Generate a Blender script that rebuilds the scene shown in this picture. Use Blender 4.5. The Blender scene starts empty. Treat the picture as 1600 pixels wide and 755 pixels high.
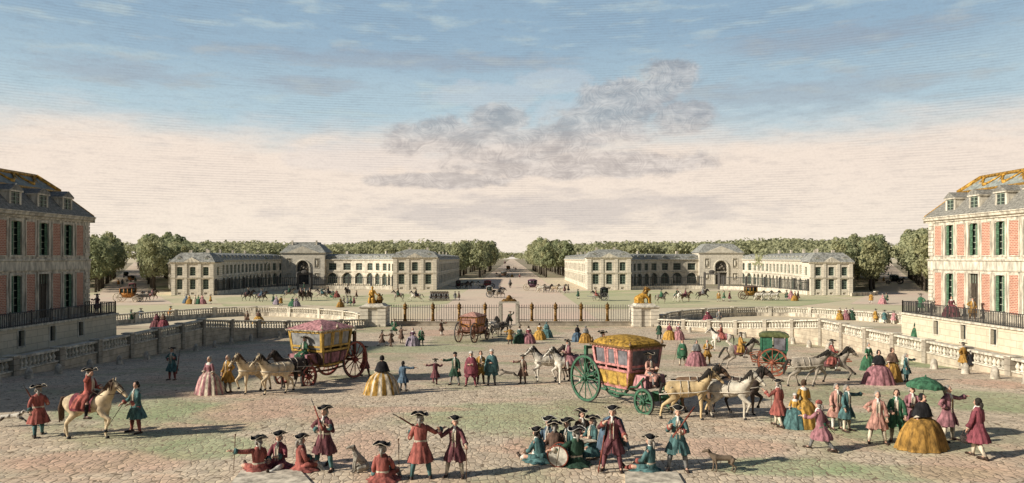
import bpy, math, random
from mathutils import Vector, Matrix, Euler
R = math.radians
sc = bpy.context.scene
col = sc.collection
random.seed(7)
# ------------------------------------------------------------------ camera
F, HY, CZ = 1150.0, 403.0, 6.3          # focal length in photo pixels, horizon row, eye height
cam_d = bpy.data.cameras.new('camera'); cam = bpy.data.objects.new('camera', cam_d); col.objects.link(cam)
cam.location = (0, 0, CZ); cam.rotation_euler = (R(90), 0, 0)
cam_d.sensor_width = 36; cam_d.lens = 36*F/1600; cam_d.shift_y = (HY-377.5)/1600
cam_d.clip_start = .1; cam_d.clip_end = 9000
sc.camera = cam
# ------------------------------------------------------------------ light
SUN_EL, SUN_AZ = 26.5, (-0.94, -0.34)    # height in degrees, ground direction towards the sun
su = bpy.data.lights.new('sun', 'SUN'); su.energy = 4.9; su.angle = R(1.2); su.color = (1, .94, .83)
so = bpy.data.objects.new('sun', su); col.objects.link(so)
sd = Vector((SUN_AZ[0], SUN_AZ[1], 0)).normalized()*math.cos(R(SUN_EL)); sd.z = math.sin(R(SUN_EL))
so.rotation_euler = sd.to_track_quat('Z', 'Y').to_euler(); so.location = (-60, -20, 60)
sc.view_settings.view_transform = 'Standard'; sc.view_settings.look = 'None'
sc.view_settings.exposure = 0.3; sc.view_settings.gamma = 1
sc.view_settings.use_curve_mapping = False
sc.cycles.max_bounces = 4; sc.cycles.diffuse_bounces = 2; sc.cycles.transparent_max_bounces = 6
sc.cycles.use_denoising = True
# ------------------------------------------------------------------ node helpers
class NT:
    def __init__(s, tree): s.t = tree; s.n = tree.nodes; s.l = tree.links
    def new(s, typ, **kw):
        n = s.n.new(typ)
        for k, v in kw.items(): setattr(n, k, v)
        return n
    def put(s, sock, v):
        if isinstance(v, bpy.types.NodeSocket): s.l.new(v, sock)
        elif v is not None: sock.default_value = v
    def math(s, op, a, b=None, c=None, clamp=False):
        n = s.new('ShaderNodeMath', operation=op); n.use_clamp = clamp
        s.put(n.inputs[0], a); s.put(n.inputs[1], b); s.put(n.inputs[2], c); return n.outputs[0]
    def mix(s, f, a, b, blend='MIX'):
        n = s.new('ShaderNodeMix', data_type='RGBA', blend_type=blend)
        s.put(n.inputs[0], f); s.put(n.inputs[6], rgba(a)); s.put(n.inputs[7], rgba(b)); return n.outputs[2]
    def noise(s, vec, scale, detail=3, rough=.55, out='Fac'):
        n = s.new('ShaderNodeTexNoise'); s.put(n.inputs['Vector'], vec)
        n.inputs['Scale'].default_value = scale; n.inputs['Detail'].default_value = detail
        n.inputs['Roughness'].default_value = rough; return n.outputs[out]
    def ramp(s, f, a, b):
        n = s.new('ShaderNodeMapRange'); n.interpolation_type = 'SMOOTHSTEP'
        s.put(n.inputs[0], f); s.put(n.inputs[1], a); s.put(n.inputs[2], b); return n.outputs[0]
    def scale(s, vec, v):
        n = s.new('ShaderNodeVectorMath', operation='MULTIPLY'); s.put(n.inputs[0], vec); n.inputs[1].default_value = v; return n.outputs[0]
    def sep(s, vec):
        n = s.new('ShaderNodeSeparateXYZ'); s.put(n.inputs[0], vec); return n.outputs
    def comb(s, x, y, z):
        n = s.new('ShaderNodeCombineXYZ'); s.put(n.inputs[0], x); s.put(n.inputs[1], y); s.put(n.inputs[2], z); return n.outputs[0]
def rgba(c):
    if isinstance(c, (tuple, list)) and len(c) == 3: return (c[0], c[1], c[2], 1)
    return c
def srgb(r, g, b):
    f = lambda v: ((v/255+.055)/1.055)**2.4 if v > 10 else v/255/12.92
    return (f(r), f(g), f(b))
# ------------------------------------------------------------------ world: blue wash over a pink horizon, with drifting grey cloud
def make_world():
    w = bpy.data.worlds.new('World'); sc.world = w; w.use_nodes = True
    w.node_tree.nodes.clear(); T = NT(w.node_tree)
    tc = T.new('ShaderNodeTexCoord').outputs['Generated']
    x, y, z = T.sep(tc)
    az = T.math('ARCTAN2', x, y)                                  # 0 straight ahead
    hl = T.math('SQRT', T.math('ADD', T.math('MULTIPLY', x, x), T.math('MULTIPLY', y, y)))
    el = T.math('ARCTAN2', z, hl)
    v = T.comb(az, el, 0)
    def D(px, py):
        a = math.atan((px-800)/F); return a, math.atan((HY-py)/F*math.cos(a))
    n_big = T.noise(T.scale(v, (2.2, 9, 1)), 1.6, 4)
    n_fine = T.noise(T.scale(v, (30, 160, 1)), 1.0, 4, .7)
    n_mid = T.noise(T.scale(v, (9, 40, 1)), 1.5, 4)
    lumps = T.noise(T.scale(v, (14, 22, 1)), 1.6, 5, .6)
    wob = T.math('MULTIPLY', T.math('SUBTRACT', n_big, .5), .07)
    e2 = T.math('ADD', el, wob)
    # colours
    pink = srgb(244, 230, 213); pink2 = srgb(240, 224, 209); blueA = srgb(180, 202, 212); blueB = srgb(146, 173, 194)
    c = T.mix(T.ramp(el, .0, .13), pink, pink2)
    blue = T.mix(T.ramp(e2, .17, .31), blueA, blueB)
    blue = T.mix(T.math('MULTIPLY', T.ramp(n_mid, .5, .72), .55), blue, srgb(190, 205, 206))
    c = T.mix(T.ramp(T.math('ADD', e2, T.math('MULTIPLY', T.math('SUBTRACT', n_mid, .5), .05)), .128, .196), c, blue)
    # fine level streaks of the engraved sky
    c = T.mix(T.math('MULTIPLY', T.ramp(n_fine, .45, .75), .17), c, srgb(110, 112, 125))
    hatch = T.math('SINE', T.math('MULTIPLY', T.math('ADD', el, T.math('MULTIPLY', T.noise(T.scale(v, (3, 3, 1)), 1, 2), .004)), 2050))
    hn = T.ramp(T.noise(T.scale(v, (5, 14, 1)), 1.3, 3), .42, .62)
    c = T.mix(T.math('MULTIPLY', T.math('MULTIPLY', T.ramp(hatch, .1, .95), hn), .16), c, srgb(96, 98, 112))
    # clouds
    def blob(px, py, hx, hy):
        a, e = D(px, py); ra = hx/F*math.cos(a)**2; re = hy/F*math.cos(a)
        dx = T.math('MULTIPLY', T.math('SUBTRACT', az, a), 1/ra); dy = T.math('MULTIPLY', T.math('SUBTRACT', el, e), 1/re)
        return T.math('SUBTRACT', 1.15, T.math('SQRT', T.math('ADD', T.math('MULTIPLY', dx, dx), T.math('MULTIPLY', dy, dy))))
    def union(bl):
        r = blob(*bl[0])
        for b in bl[1:]: r = T.math('MAXIMUM', r, blob(*b))
        return r
    dark = union([(635, 220, 45, 26), (700, 212, 55, 30), (775, 188, 55, 28), (800, 232, 130, 34), (930, 195, 95, 38),
                  (975, 160, 90, 42), (1045, 120, 55, 30), (1065, 182, 60, 26), (900, 258, 235, 24), (690, 282, 120, 14)])
    lum2 = T.math('MULTIPLY', T.math('SUBTRACT', lumps, .5), 1.35)
    dm = T.ramp(T.math('ADD', dark, lum2), .06, .44)
    shade = T.math('ADD', T.math('MULTIPLY', T.noise(T.scale(v, (15, 30, 1)), 1.5, 5, .6), .7), T.math('MULTIPLY', T.noise(T.scale(T.noise(T.scale(v, (5, 8, 1)), 2, 2, out='Color'), (6, 30, 1)), 3, 2), .3))
    ccol = T.mix(T.ramp(shade, .36, .66), srgb(146, 144, 148), srgb(222, 214, 208))
    ccol = T.mix(T.math('MULTIPLY', T.ramp(n_fine, .4, .7), .3), ccol, srgb(120, 118, 130))
    c = T.mix(T.math('MULTIPLY', dm, .60), c, ccol)
    soft = union([(480, 132, 150, 20), (1230, 150, 330, 40), (860, 330, 460, 40), (620, 95, 420, 22), (1300, 60, 300, 30), (180, 110, 200, 26)])
    sm = T.ramp(T.math('ADD', soft, T.math('MULTIPLY', T.math('SUBTRACT', n_mid, .5), 2.2)), .2, .9)
    c = T.mix(T.math('MULTIPLY', sm, .34), c, srgb(152, 152, 162))
    light = union([(880, 175, 60, 30), (560, 245, 150, 34), (690, 250, 150, 26), (860, 130, 90, 28), (760, 150, 120, 30)])
    lm = T.ramp(T.math('ADD', light, lum2), .25, .6)
    c = T.mix(T.math('MULTIPLY', T.math('MULTIPLY', lm, T.math('SUBTRACT', 1, dm)), .24), c, srgb(214, 210, 211))
    gr = T.noise(T.scale(v, (260, 380, 1)), 1.0, 2, .7)
    c = T.mix(T.math('MULTIPLY', T.ramp(gr, .35, .8), .10), c, srgb(120, 110, 105))
    sky = T.new('ShaderNodeTexSky', sky_type='NISHITA'); sky.sun_disc = False
    sky.sun_elevation = R(SUN_EL); sky.sun_rotation = math.atan2(SUN_AZ[0], SUN_AZ[1])
    b1 = T.new('ShaderNodeBackground'); T.put(b1.inputs[0], c); b1.inputs[1].default_value = .87
    b2 = T.new('ShaderNodeBackground'); T.put(b2.inputs[0], sky.outputs[0]); b2.inputs[1].default_value = .05
    m = T.new('ShaderNodeMixShader'); T.put(m.inputs[0], T.math('MAXIMUM', T.ramp(el, R(21), R(32)), T.ramp(T.math('ABSOLUTE', az), R(44), R(76))))
    T.l.new(b1.outputs[0], m.inputs[1]); T.l.new(b2.outputs[0], m.inputs[2])
    o = T.new('ShaderNodeOutputWorld'); T.l.new(m.outputs[0], o.inputs[0])
make_world()
# ------------------------------------------------------------------ materials
def base_mat(name, rough=.85, metal=0):
    m = bpy.data.materials.new(name); m.use_nodes = True
    T = NT(m.node_tree); b = T.n['Principled BSDF']
    b.inputs['Roughness'].default_value = rough; b.inputs['Metallic'].default_value = metal
    b.inputs['Specular IOR Level'].default_value = .25
    return m, T, b
_m = {}
def M_(name, c, rough=.85, var=.22, scale=6, metal=0, joint=None, jcol=None, streak=None, bump=0):
    """coloured surface with uneven wash; joint = (height, share) gives level masonry joints"""
    if name in _m: return _m[name]
    m, T, b = base_mat(name, rough, metal)
    oc = T.new('ShaderNodeTexCoord').outputs['Object']
    n = T.noise(T.scale(oc, streak) if streak else oc, scale, 5, .65)
    d = tuple(v*(1-var*1.6) for v in c); l = tuple(min(1, v*(1+var)) for v in c)
    cc = T.mix(T.ramp(n, .3, .7), d, l)
    if joint:
        _, _, z = T.sep(oc)
        fr = T.math('FRACT', T.math('DIVIDE', z, joint[0]))
        k = T.math('LESS_THAN', fr, joint[1])
        cc = T.mix(T.math('MULTIPLY', k, .75), cc, jcol or (c[0]*.25, c[1]*.25, c[2]*.25))
    T.put(b.inputs['Base Color'], cc)
    if bump:
        bp = T.new('ShaderNodeBump'); bp.inputs['Strength'].default_value = bump; bp.inputs['Distance'].default_value = .05
        T.put(bp.inputs['Height'], n); T.l.new(bp.outputs[0], b.inputs['Normal'])
    _m[name] = m; return m
def brick_mat(name, c1, c2, mortar, w, h, axis='Y', ms=.012):
    m, T, b = base_mat(name, .9)
    oc = T.new('ShaderNodeTexCoord').outputs['Object']
    x, y, z = T.sep(oc)
    v = T.comb({'X': x, 'Y': y}[axis], z, 0)
    br = T.new('ShaderNodeTexBrick'); T.put(br.inputs['Vector'], v)
    for i, cc in ((1, c1), (2, c2), (3, mortar)): br.inputs[i].default_value = rgba(cc)
    br.inputs['Scale'].default_value = 1; br.inputs['Mortar Size'].default_value = ms
    br.inputs['Brick Width'].default_value = w; br.inputs['Row Height'].default_value = h
    n = T.noise(oc, 1.7, 5, .7)
    cc = T.mix(T.math('MULTIPLY', T.ramp(n, .4, .75), .35), br.outputs[0], tuple(v*.45 for v in c1))
    T.put(b.inputs['Base Color'], cc); return m
# cloth colours, by word
CL = dict(ochre_fold=(.36, .19, .03), dark=(.04, .035,.03), red=(.46, .085, .05), scarlet=(.55, .09, .05), crimson=(.34, .05, .075), maroon=(.23, .055, .065), rose=(.45, .15, .17), pink=(.66, .24, .24),
          salmon=(.68, .28, .18), teal=(.07, .21, .2), green=(.035, .19, .075), dark_green=(.03, .1, .05), blue=(.09, .17, .25), ochre=(.48, .25, .035),
          gold=(.55, .3, .04), brown=(.2, .1, .055), black=(.022, .02, .022), white=(.68, .64, .56), grey=(.25, .24, .22), cream=(.6, .5, .36), purple=(.2, .08, .14),
          orange=(.6, .25, .05), lavender=(.4, .3, .38))
def dull(c, k=.3, v=.8):
    l = .3*c[0]+.59*c[1]+.11*c[2]; return tuple(v*(x*(1-k)+l*k) for x in c)
def cloth(n): return M_('cloth_'+n, dull(CL[n], .1 if n in ('gold', 'ochre', 'ochre_fold', 'orange', 'cream', 'white') else .3, .9 if n in ('gold', 'cream', 'white') else .8), .92, .42, 8, streak=(1, 1, .3), bump=.45)  # upright dark streaks put fold shade into the cloth colour
SKIN = M_('skin', (.56, .33, .23), .6, .12)
DARK = M_('ink_dark', (.03, .027, .027), .7, .1)
LEATHER = M_('leather', (.05, .03, .02), .5, .2)
WOOD = M_('gunstock_wood', (.2, .05, .03), .55, .3)
IRON = M_('iron', (.06, .058, .055), .5, .2)
def hair(n): return M_('hair_'+n, {'grey': (.3, .27, .23), 'brown': (.09, .055, .035), 'dark': (.03, .025, .02), 'white': (.6, .56, .5)}[n], .9, .3, 30)
# ------------------------------------------------------------------ mesh builder
class MB:
    def __init__(s): s.v = []; s.f = []; s.m = []
    def add(s, vs, fs, mi=0):
        o = len(s.v); s.v += [tuple(p) for p in vs]
        for f in fs: s.f.append(tuple(o+i for i in f)); s.m.append(mi)
        return o
    def box(s, a, b, mi=0):
        (x0, y0, z0), (x1, y1, z1) = a, b
        s.add([(x0, y0, z0), (x1, y0, z0), (x1, y1, z0), (x0, y1, z0), (x0, y0, z1), (x1, y0, z1), (x1, y1, z1), (x0, y1, z1)],
              [(0, 3, 2, 1), (4, 5, 6, 7), (0, 1, 5, 4), (1, 2, 6, 5), (2, 3, 7, 6), (3, 0, 4, 7)], mi)
    def hexa(s, p, mi=0):    # eight corners, bottom ring then top ring
        s.add(p, [(0, 3, 2, 1), (4, 5, 6, 7), (0, 1, 5, 4), (1, 2, 6, 5), (2, 3, 7, 6), (3, 0, 4, 7)], mi)
    def loft(s, rings, mi=0, cap=(True, True), closed=True):
        n = len(rings[0]); vs = [p for r in rings for p in r]; fs = []
        for k in range(len(rings)-1):
            for i in range(n if closed else n-1):
                j = (i+1) % n
                fs.append((k*n+i, k*n+j, (k+1)*n+j, (k+1)*n+i))
        if cap[0]: fs.append(tuple(reversed(range(n))))
        if cap[1]: fs.append(tuple((len(rings)-1)*n+i for i in range(n)))
        s.add(vs, fs, mi)
    def tube(s, pts, rad, seg=8, mi=0, cap=True, flat=1.0, up=None):
        pts = [Vector(p) for p in pts]; rings = []
        if not isinstance(rad, (list, tuple)): rad = [rad]*len(pts)
        ref = Vector(up) if up else None
        for i, p in enumerate(pts):
            d = (pts[min(i+1, len(pts)-1)]-pts[max(i-1, 0)])
            if d.length < 1e-9: d = Vector((0, 0, 1))
            d.normalize()
            if ref is None or abs(ref.dot(d)) > .95: ref = Vector((0, 0, 1)) if abs(d.z) < .9 else Vector((0, 1, 0))
            a = d.cross(ref).normalized(); b = a.cross(d).normalized(); ref = b if not up else Vector(up)
            rings.append([p+a*math.cos(t)*rad[i]+b*math.sin(t)*rad[i]*flat for t in [2*math.pi*k/seg for k in range(seg)]])
        s.loft(rings, mi, (cap, cap))
    def lathe(s, prof, seg=12, mi=0, c=(0, 0, 0), sx=1, sy=1, cap=(True, True), pleat=None):
        rings = []
        for r, z in prof:
            ring = []
            for k in range(seg):
                t = 2*math.pi*k/seg; q = 1+(pleat(t, z) if pleat else 0)
                ring.append((c[0]+r*q*sx*math.cos(t), c[1]+r*q*sy*math.sin(t), c[2]+z))
            rings.append(ring)
        s.loft(rings, mi, cap)
    def ball(s, c, r, seg=10, rings=6, mi=0):
        if not isinstance(r, (tuple, list)): r = (r, r, r)
        vs = [(c[0], c[1], c[2]-r[2])]; fs = []
        for k in range(1, rings):
            a = -math.pi/2+math.pi*k/rings
            for i in range(seg):
                t = 2*math.pi*i/seg
                vs.append((c[0]+r[0]*math.cos(a)*math.cos(t), c[1]+r[1]*math.cos(a)*math.sin(t), c[2]+r[2]*math.sin(a)))
        vs.append((c[0], c[1], c[2]+r[2])); L = len(vs)-1
        for i in range(seg):
            j = (i+1) % seg
            fs.append((0, 1+j, 1+i)); fs.append((L, 1+(rings-2)*seg+i, 1+(rings-2)*seg+j))
            for k in range(rings-2): fs.append((1+k*seg+i, 1+k*seg+j, 1+(k+1)*seg+j, 1+(k+1)*seg+i))
        s.add(vs, fs, mi)
    def capsule(s, a, b, ra, rb, seg=10):
        s.ball(a, ra, seg, 6); s.ball(b, rb, seg, 6); s.tube([a, b], [ra*.98, rb*.98], seg)
    def chain(s, pts, seg=10):   # pts = (x,y,z,r)
        for p, q in zip(pts, pts[1:]): s.capsule(p[:3], q[:3], p[3], q[3], seg)
    def join(s, me, mi_off=0, mtx=None):
        o = len(s.v)
        s.v += [tuple(mtx@v.co) if mtx else tuple(v.co) for v in me.vertices]
        for p in me.polygons: s.f.append(tuple(o+i for i in p.vertices)); s.m.append(p.material_index+mi_off)
    def mesh(s, name, mats, smooth=True):
        me = bpy.data.meshes.new(name); me.from_pydata(s.v, [], s.f)
        for m in mats: me.materials.append(m)
        if any(s.m): me.polygons.foreach_set('material_index', s.m)
        if smooth: me.polygons.foreach_set('use_smooth', [True]*len(s.f))
        me.update(); return me
    def obj(s, name, mats, parent=None, smooth=False, label=None):
        if not isinstance(mats, (list, tuple)): mats = [mats]
        return link(name, s.mesh(name, mats, smooth), parent, label)
def link(name, me, parent=None, label=None, mats=None):
    o = bpy.data.objects.new(name, me); col.objects.link(o)
    if parent is not None: o.parent = parent
    if label: o['label'] = label
    if mats:
        for i, m in enumerate(mats):
            if m is not None: o.material_slots[i].link = 'OBJECT'; o.material_slots[i].material = m
    return o
def tag(o, label, cat, group=None):
    o['label'] = label; o['category'] = cat
    if group: o['group'] = group
    return o
def thing(name, label, cat, loc=(0, 0, 0), rz=0, group=None):
    o = bpy.data.objects.new(name, None); col.objects.link(o); o.empty_display_size = .2
    o.location = loc; o.rotation_euler = (0, 0, rz); return tag(o, label, cat, group)
def struct(o): o['kind'] = 'structure'; return o
def voxel(mb, size, smooth=2):
    me = mb.mesh('tmp', [], False); o = bpy.data.objects.new('tmp', me); col.objects.link(o)
    r = o.modifiers.new('r', 'REMESH'); r.mode = 'VOXEL'; r.voxel_size = size
    if smooth: q = o.modifiers.new('s', 'SMOOTH'); q.iterations = smooth; q.factor = .5
    dg = bpy.context.evaluated_depsgraph_get(); dg.update()
    out = bpy.data.meshes.new_from_object(o.evaluated_get(dg)); bpy.data.objects.remove(o); bpy.data.meshes.remove(me)
    return out
ORD = 'first second third fourth fifth sixth seventh eighth ninth tenth eleventh twelfth thirteenth fourteenth fifteenth sixteenth seventeenth eighteenth nineteenth twentieth'.split()
def ordn(i):
    if i < 20: return ORD[i]
    if i < 29: return 'twenty-'+ORD[i-20]
    if i == 29: return 'thirtieth'
    if i < 39: return 'thirty-'+ORD[i-30]
    return 'fortieth' if i == 39 else 'forty-'+ORD[i-40]
# ------------------------------------------------------------------ lie of the land
def interp(t, pts):
    if t <= pts[0][0]: return pts[0][1]
    for (a, u), (b, w) in zip(pts, pts[1:]):
        if t <= b: return u+(w-u)*(t-a)/(b-a)
    return pts[-1][1]
GP = [(28, 0), (36, -.25), (42, -.55), (50, -1.05), (60, -1.6), (70, -2.05), (80, -2.25), (93, -2.3)]
TP = [(55, -.5), (62, -.6), (66, -.85), (74, -1.35), (82, -1.85), (93, -2.29)]
def Gz(y): return interp(y, GP)
def Tz(y): return interp(y, TP)
def Wx(y): return interp(y, [(70, 29.2), (76, 28), (82, 24.8), (88, 21), (93, 17.5)])   # inner face of the court wall
def surf(x, y):
    if y > 93: return -2.3
    return Gz(y) if abs(x) < Wx(y) else Tz(y)
def at(px, py, z=None):
    """the place on the ground seen at a photo pixel"""
    if z is not None:
        y = (CZ-z)*F/(py-HY); return Vector(((px-800)*y/F, y, z))
    y = 15.0
    while y < 1500:
        x = (px-800)*y/F; g = surf(x, y)
        if CZ-(py-HY)*y/F <= g: break
        y *= 1.002
    return Vector((x, y, g))
# ================================================================== GROUND
def ground_mat(name, stone, dark, washes, cell, edge=.05, cobble=True, patches=(), washscale=.09, joint=None, stretch=1.45):
    m, T, b = base_mat(name, .95)
    oc = T.new('ShaderNodeTexCoord').outputs['Object']
    big = T.noise(oc, washscale, 4, .6); big2 = T.noise(T.scale(oc, (1, 1.7, 1)), washscale*2.1, 4, .6)
    c = T.mix(T.ramp(T.noise(oc, 1.3, 5, .7), .3, .7), tuple(v*.8 for v in stone), tuple(v*1.15 for v in stone))
    c = T.mix(T.math('MULTIPLY', T.ramp(big, .49, .60), .85), c, washes[0])
    c = T.mix(T.math('MULTIPLY', T.ramp(big2, .51, .61), .75), c, washes[1])
    c = T.mix(T.math('MULTIPLY', T.ramp(T.noise(oc, washscale*1.4, 4), .60, .43), .35), c, washes[2])
    if patches:
        gx_, gy_, _ = T.sep(oc); wn1 = T.math('MULTIPLY', T.math('SUBTRACT', T.noise(oc, .45, 4, .65), .5), 1.5)
        for (x, y, rx, ry, cc_) in patches:
            dx = T.math('MULTIPLY', T.math('SUBTRACT', gx_, x), 1/rx); dy = T.math('MULTIPLY', T.math('SUBTRACT', gy_, y), 1/ry)
            d2 = T.math('ADD', T.math('ADD', T.math('MULTIPLY', dx, dx), T.math('MULTIPLY', dy, dy)), wn1)
            c = T.mix(T.math('MULTIPLY', T.ramp(d2, 1.2, .4), .55), c, cc_)
    if cobble:
        wv = T.new('ShaderNodeVectorMath', operation='ADD'); T.put(wv.inputs[0], T.scale(oc, (1/cell, 1/cell/stretch, 0)))
        T.put(wv.inputs[1], T.scale(T.noise(oc, .7, 2, out='Color'), (.9, .9, 0)))
        def vor(feat):
            v = T.new('ShaderNodeTexVoronoi', feature=feat); v.inputs['Scale'].default_value = 1
            v.inputs['Randomness'].default_value = .72; T.put(v.inputs['Vector'], wv.outputs[0]); return v
        e = vor('DISTANCE_TO_EDGE').outputs['Distance']; cc = vor('F1').outputs['Color']
        g, _, _ = T.sep(cc)
        c = T.mix(1.0, c, T.mix(g, (.82, .82, .83), (1.12, 1.1, 1.08)), 'MULTIPLY')
        wn = T.noise(oc, 3.1, 3)
        c = T.mix(T.ramp(e, T.math('MULTIPLY', wn, edge*2.6), T.math('MULTIPLY', wn, edge*1.0)), c, dark)
        fl = T.noise(T.scale(oc, (1.6, 9, 1)), 2.2, 4, .7)
        c = T.mix(T.math('MULTIPLY', T.ramp(fl, .52, .66), .42), c, dark)
        bp = T.new('ShaderNodeBump'); bp.inputs['Strength'].default_value = .3; bp.inputs['Distance'].default_value = .025
        T.put(bp.inputs['Height'], T.ramp(e, 0, .16)); T.l.new(bp.outputs[0], b.inputs['Normal'])
    else:
        fl = T.noise(T.scale(oc, (.5, 3, 1)), 1.2, 5, .7)
        c = T.mix(T.math('MULTIPLY', T.ramp(fl, .5, .75), .45), c, dark)
    T.put(b.inputs['Base Color'], c); return m
GREEN_W, ROSE_W, WARM_W = (.38, .39, .22), (.66, .47, .33), (.52, .42, .3)
def _pp(px, py, rx, ry, c): v = at(px, py); return (v.x, v.y, rx, ry, c)
_G, _R = (.3, .41, .19), (.68, .42, .3)
court_patches = [_pp(150, 722, 3.2, 1.5, _R), _pp(235, 640, 4, 2.6, _G), _pp(330, 700, 2.2, 1.6, _G), _pp(395, 640, 2.2, 3.4, _R), _pp(780, 650, 4.2, 3.4, _G), _pp(880, 690, 1.5, 2, _G), _pp(640, 640, 3, .8, _R),
    _pp(840, 700, 1.3, 1.6, _R), _pp(1130, 700, 2.6, 1.4, _R), _pp(1230, 730, 2.6, 1.1, _G), _pp(1320, 660, 3.2, 2.4, _G), _pp(1530, 625, 3.6, 4.2, _G), _pp(1420, 740, 3.4, .9, _G), _pp(1450, 560, 3, 4, _G), _pp(1500, 740, 2, 1, _R),
    _pp(650, 545, 7, 5, _G), _pp(690, 520, 4, 4, _R), _pp(1150, 535, 5, 6, _G), _pp(560, 700, 1.4, 2.6, _R), _pp(520, 650, 1.8, 2, _R), _pp(1550, 600, 2, 2.4, _R)]
court_m = ground_mat('court_paving', (.68, .56, .41), (.22, .165, .11), [GREEN_W, ROSE_W, WARM_W], .2, edge=.036, stretch=1.7, patches=court_patches)
terr_m = ground_mat('terrace_earth', (.5, .4, .27), (.22, .16, .1), [(.4, .39, .24), ROSE_W, WARM_W], .5, cobble=False, washscale=.05)
sand_m = ground_mat('parade_sand', (.64, .54, .38), (.4, .32, .21), [(.52, .49, .29), (.68, .53, .36), (.6, .5, .34)], .5, cobble=False, washscale=.018)
grass_m = ground_mat('parade_grass', (.5, .47, .28), (.32, .29, .16), [(.36, .4, .2), (.64, .52, .35), (.55, .5, .29)], .5, cobble=False, washscale=.03)
road_m = ground_mat('avenue_sand', (.68, .53, .40), (.42, .31, .22), [(.66, .55, .4), (.72, .52, .4), (.6, .48, .36)], .5, cobble=False, washscale=.02)
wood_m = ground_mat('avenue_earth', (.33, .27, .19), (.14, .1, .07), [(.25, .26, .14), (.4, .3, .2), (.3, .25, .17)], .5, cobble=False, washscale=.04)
def sheet(name, xs_of, ys, zf, mat, nx=2):
    mb = MB(); rings = []
    for y in ys:
        a, b_ = xs_of(y); rings.append([(a+(b_-a)*i/nx, y, zf(a+(b_-a)*i/nx, y)) for i in range(nx+1)])
    mb.loft(rings, 0, (False, False), closed=False)
    return struct(mb.obj(name, mat))
sheet('ground', lambda y: (-4000, 4000), [-400, 93, 6000], lambda x, y: -2.34, sand_m)
CY = [-30, 0, 20, 28, 32, 36, 39, 42, 46, 50, 55, 60, 65, 70, 76, 80, 82, 88, 93.4]
sheet('courtyard', lambda y: (-Wx(y)-.1, Wx(y)+.1), CY, lambda x, y: Gz(y)+.004, court_m, 4)
for sgn in (-1, 1):
    sheet('terrace', lambda y: (sgn*(Wx(y)+.1), sgn*150), CY[:-1]+[93], lambda x, y: Tz(y)+.002, terr_m, 4)
# meadow in front of each stable, laid 4 mm over the sand, and the sandy roads
def patch(name, pts, z, mat):
    mb = MB(); mb.add([(x, y, z) for x, y in pts], [tuple(range(len(pts)))]); return struct(mb.obj(name, mat))
def P2(px, py): v = at(px, py, -2.3); return (v.x, v.y)
patch('meadow', [P2(*p) for p in [(575, 480), (470, 476), (350, 478), (335, 467), (430, 455.5), (470, 455), (555, 462), (690, 456), (720, 461), (700, 474), (640, 480)]], -2.32, grass_m)
patch('meadow', [P2(*p) for p in [(1030, 481), (1250, 478), (1330, 468), (1262, 462), (1150, 455), (1000, 453), (905, 455), (862, 462), (875, 478), (960, 483)]], -2.32, grass_m)
patch('avenue', [(-12, 92), (12, 92), (11, 4200), (-11, 4200)], -2.312, road_m)
SA = math.atan(582/F)                     # angle of the two side avenues
for sgn in (-1, 1):
    ux, uy = sgn*math.sin(SA), math.cos(SA); nx_, ny_ = uy, -ux
    bx, by = sgn*98.3, 187.0
    def sidept(along, off, sgn=sgn): return (bx+ux*along+nx_*off, by+uy*along+ny_*off)
    patch('avenue', [sidept(-60, -9), sidept(-60, 9), sidept(0, 5.5), sidept(1300, 5.5), sidept(1300, -5.5), sidept(0, -5.5)], -2.313, road_m)
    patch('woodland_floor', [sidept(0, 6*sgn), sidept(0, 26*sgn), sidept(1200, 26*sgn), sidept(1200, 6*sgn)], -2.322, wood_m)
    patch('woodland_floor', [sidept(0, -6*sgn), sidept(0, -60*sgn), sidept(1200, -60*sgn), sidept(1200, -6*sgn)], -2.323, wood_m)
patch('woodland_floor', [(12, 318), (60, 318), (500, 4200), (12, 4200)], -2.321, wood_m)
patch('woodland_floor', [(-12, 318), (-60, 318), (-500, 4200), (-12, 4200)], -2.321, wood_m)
# ================================================================== STONE MATERIALS
STONE = M_('pale_stone', (.58, .51, .4), .9, .36, 1.6, streak=(1.6, 1.6, .4))
STONE_J = M_('banded_stone', (.68, .61, .49), .9, .12, 1.5, joint=(.46, .13), jcol=(.13, .1, .07))
STONE_K = M_('coursed_stone', (.5, .42, .31), .9, .2, 1.2, joint=(.42, .07), jcol=(.16, .12, .09))
TRIM = M_('carved_stone', (.6, .54, .43), .9, .28, 1.8, streak=(1.6, 1.6, .5))
STONE_G = M_('grey_stone', (.36, .31, .24), .9, .2, 1.2, joint=(.35, .08), jcol=(.1, .08, .06))  # darker grey stone for piers and fence footing
SLATE = M_('slate', (.3, .295, .26), .7, .35, 2, joint=(.3, .1), jcol=(.07, .07, .075))
SLATE_N = M_('slate_near', (.25, .235, .2), .7, .3, 5, joint=(.2, .07), jcol=(.09, .09, .09))
GLASS = M_('window_glass', (.045, .06, .05), .25, .3, 2)
FRAMEM = M_('window_paint', (.3, .36, .27), .7, .2)
SHUT = M_('green_shutter', (.1, .19, .11), .7, .35, 4, joint=(.14, .3), jcol=(.025, .045, .03))
GILT = M_('gilding', (.5, .27, .045), .5, .45, 5, metal=.2)
GILT_D = M_('old_gilding', (.2, .11, .03), .5, .5, 4, metal=.2)
BRICK = brick_mat('red_brick', (.47, .2, .13), (.36, .13, .09), (.62, .45, .33), .34, .13, ms=.022)
ASHLAR = brick_mat('podium_ashlar', (.66, .57, .43), (.6, .52, .38), (.28, .22, .15), 1.3, .5, ms=.012)
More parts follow.
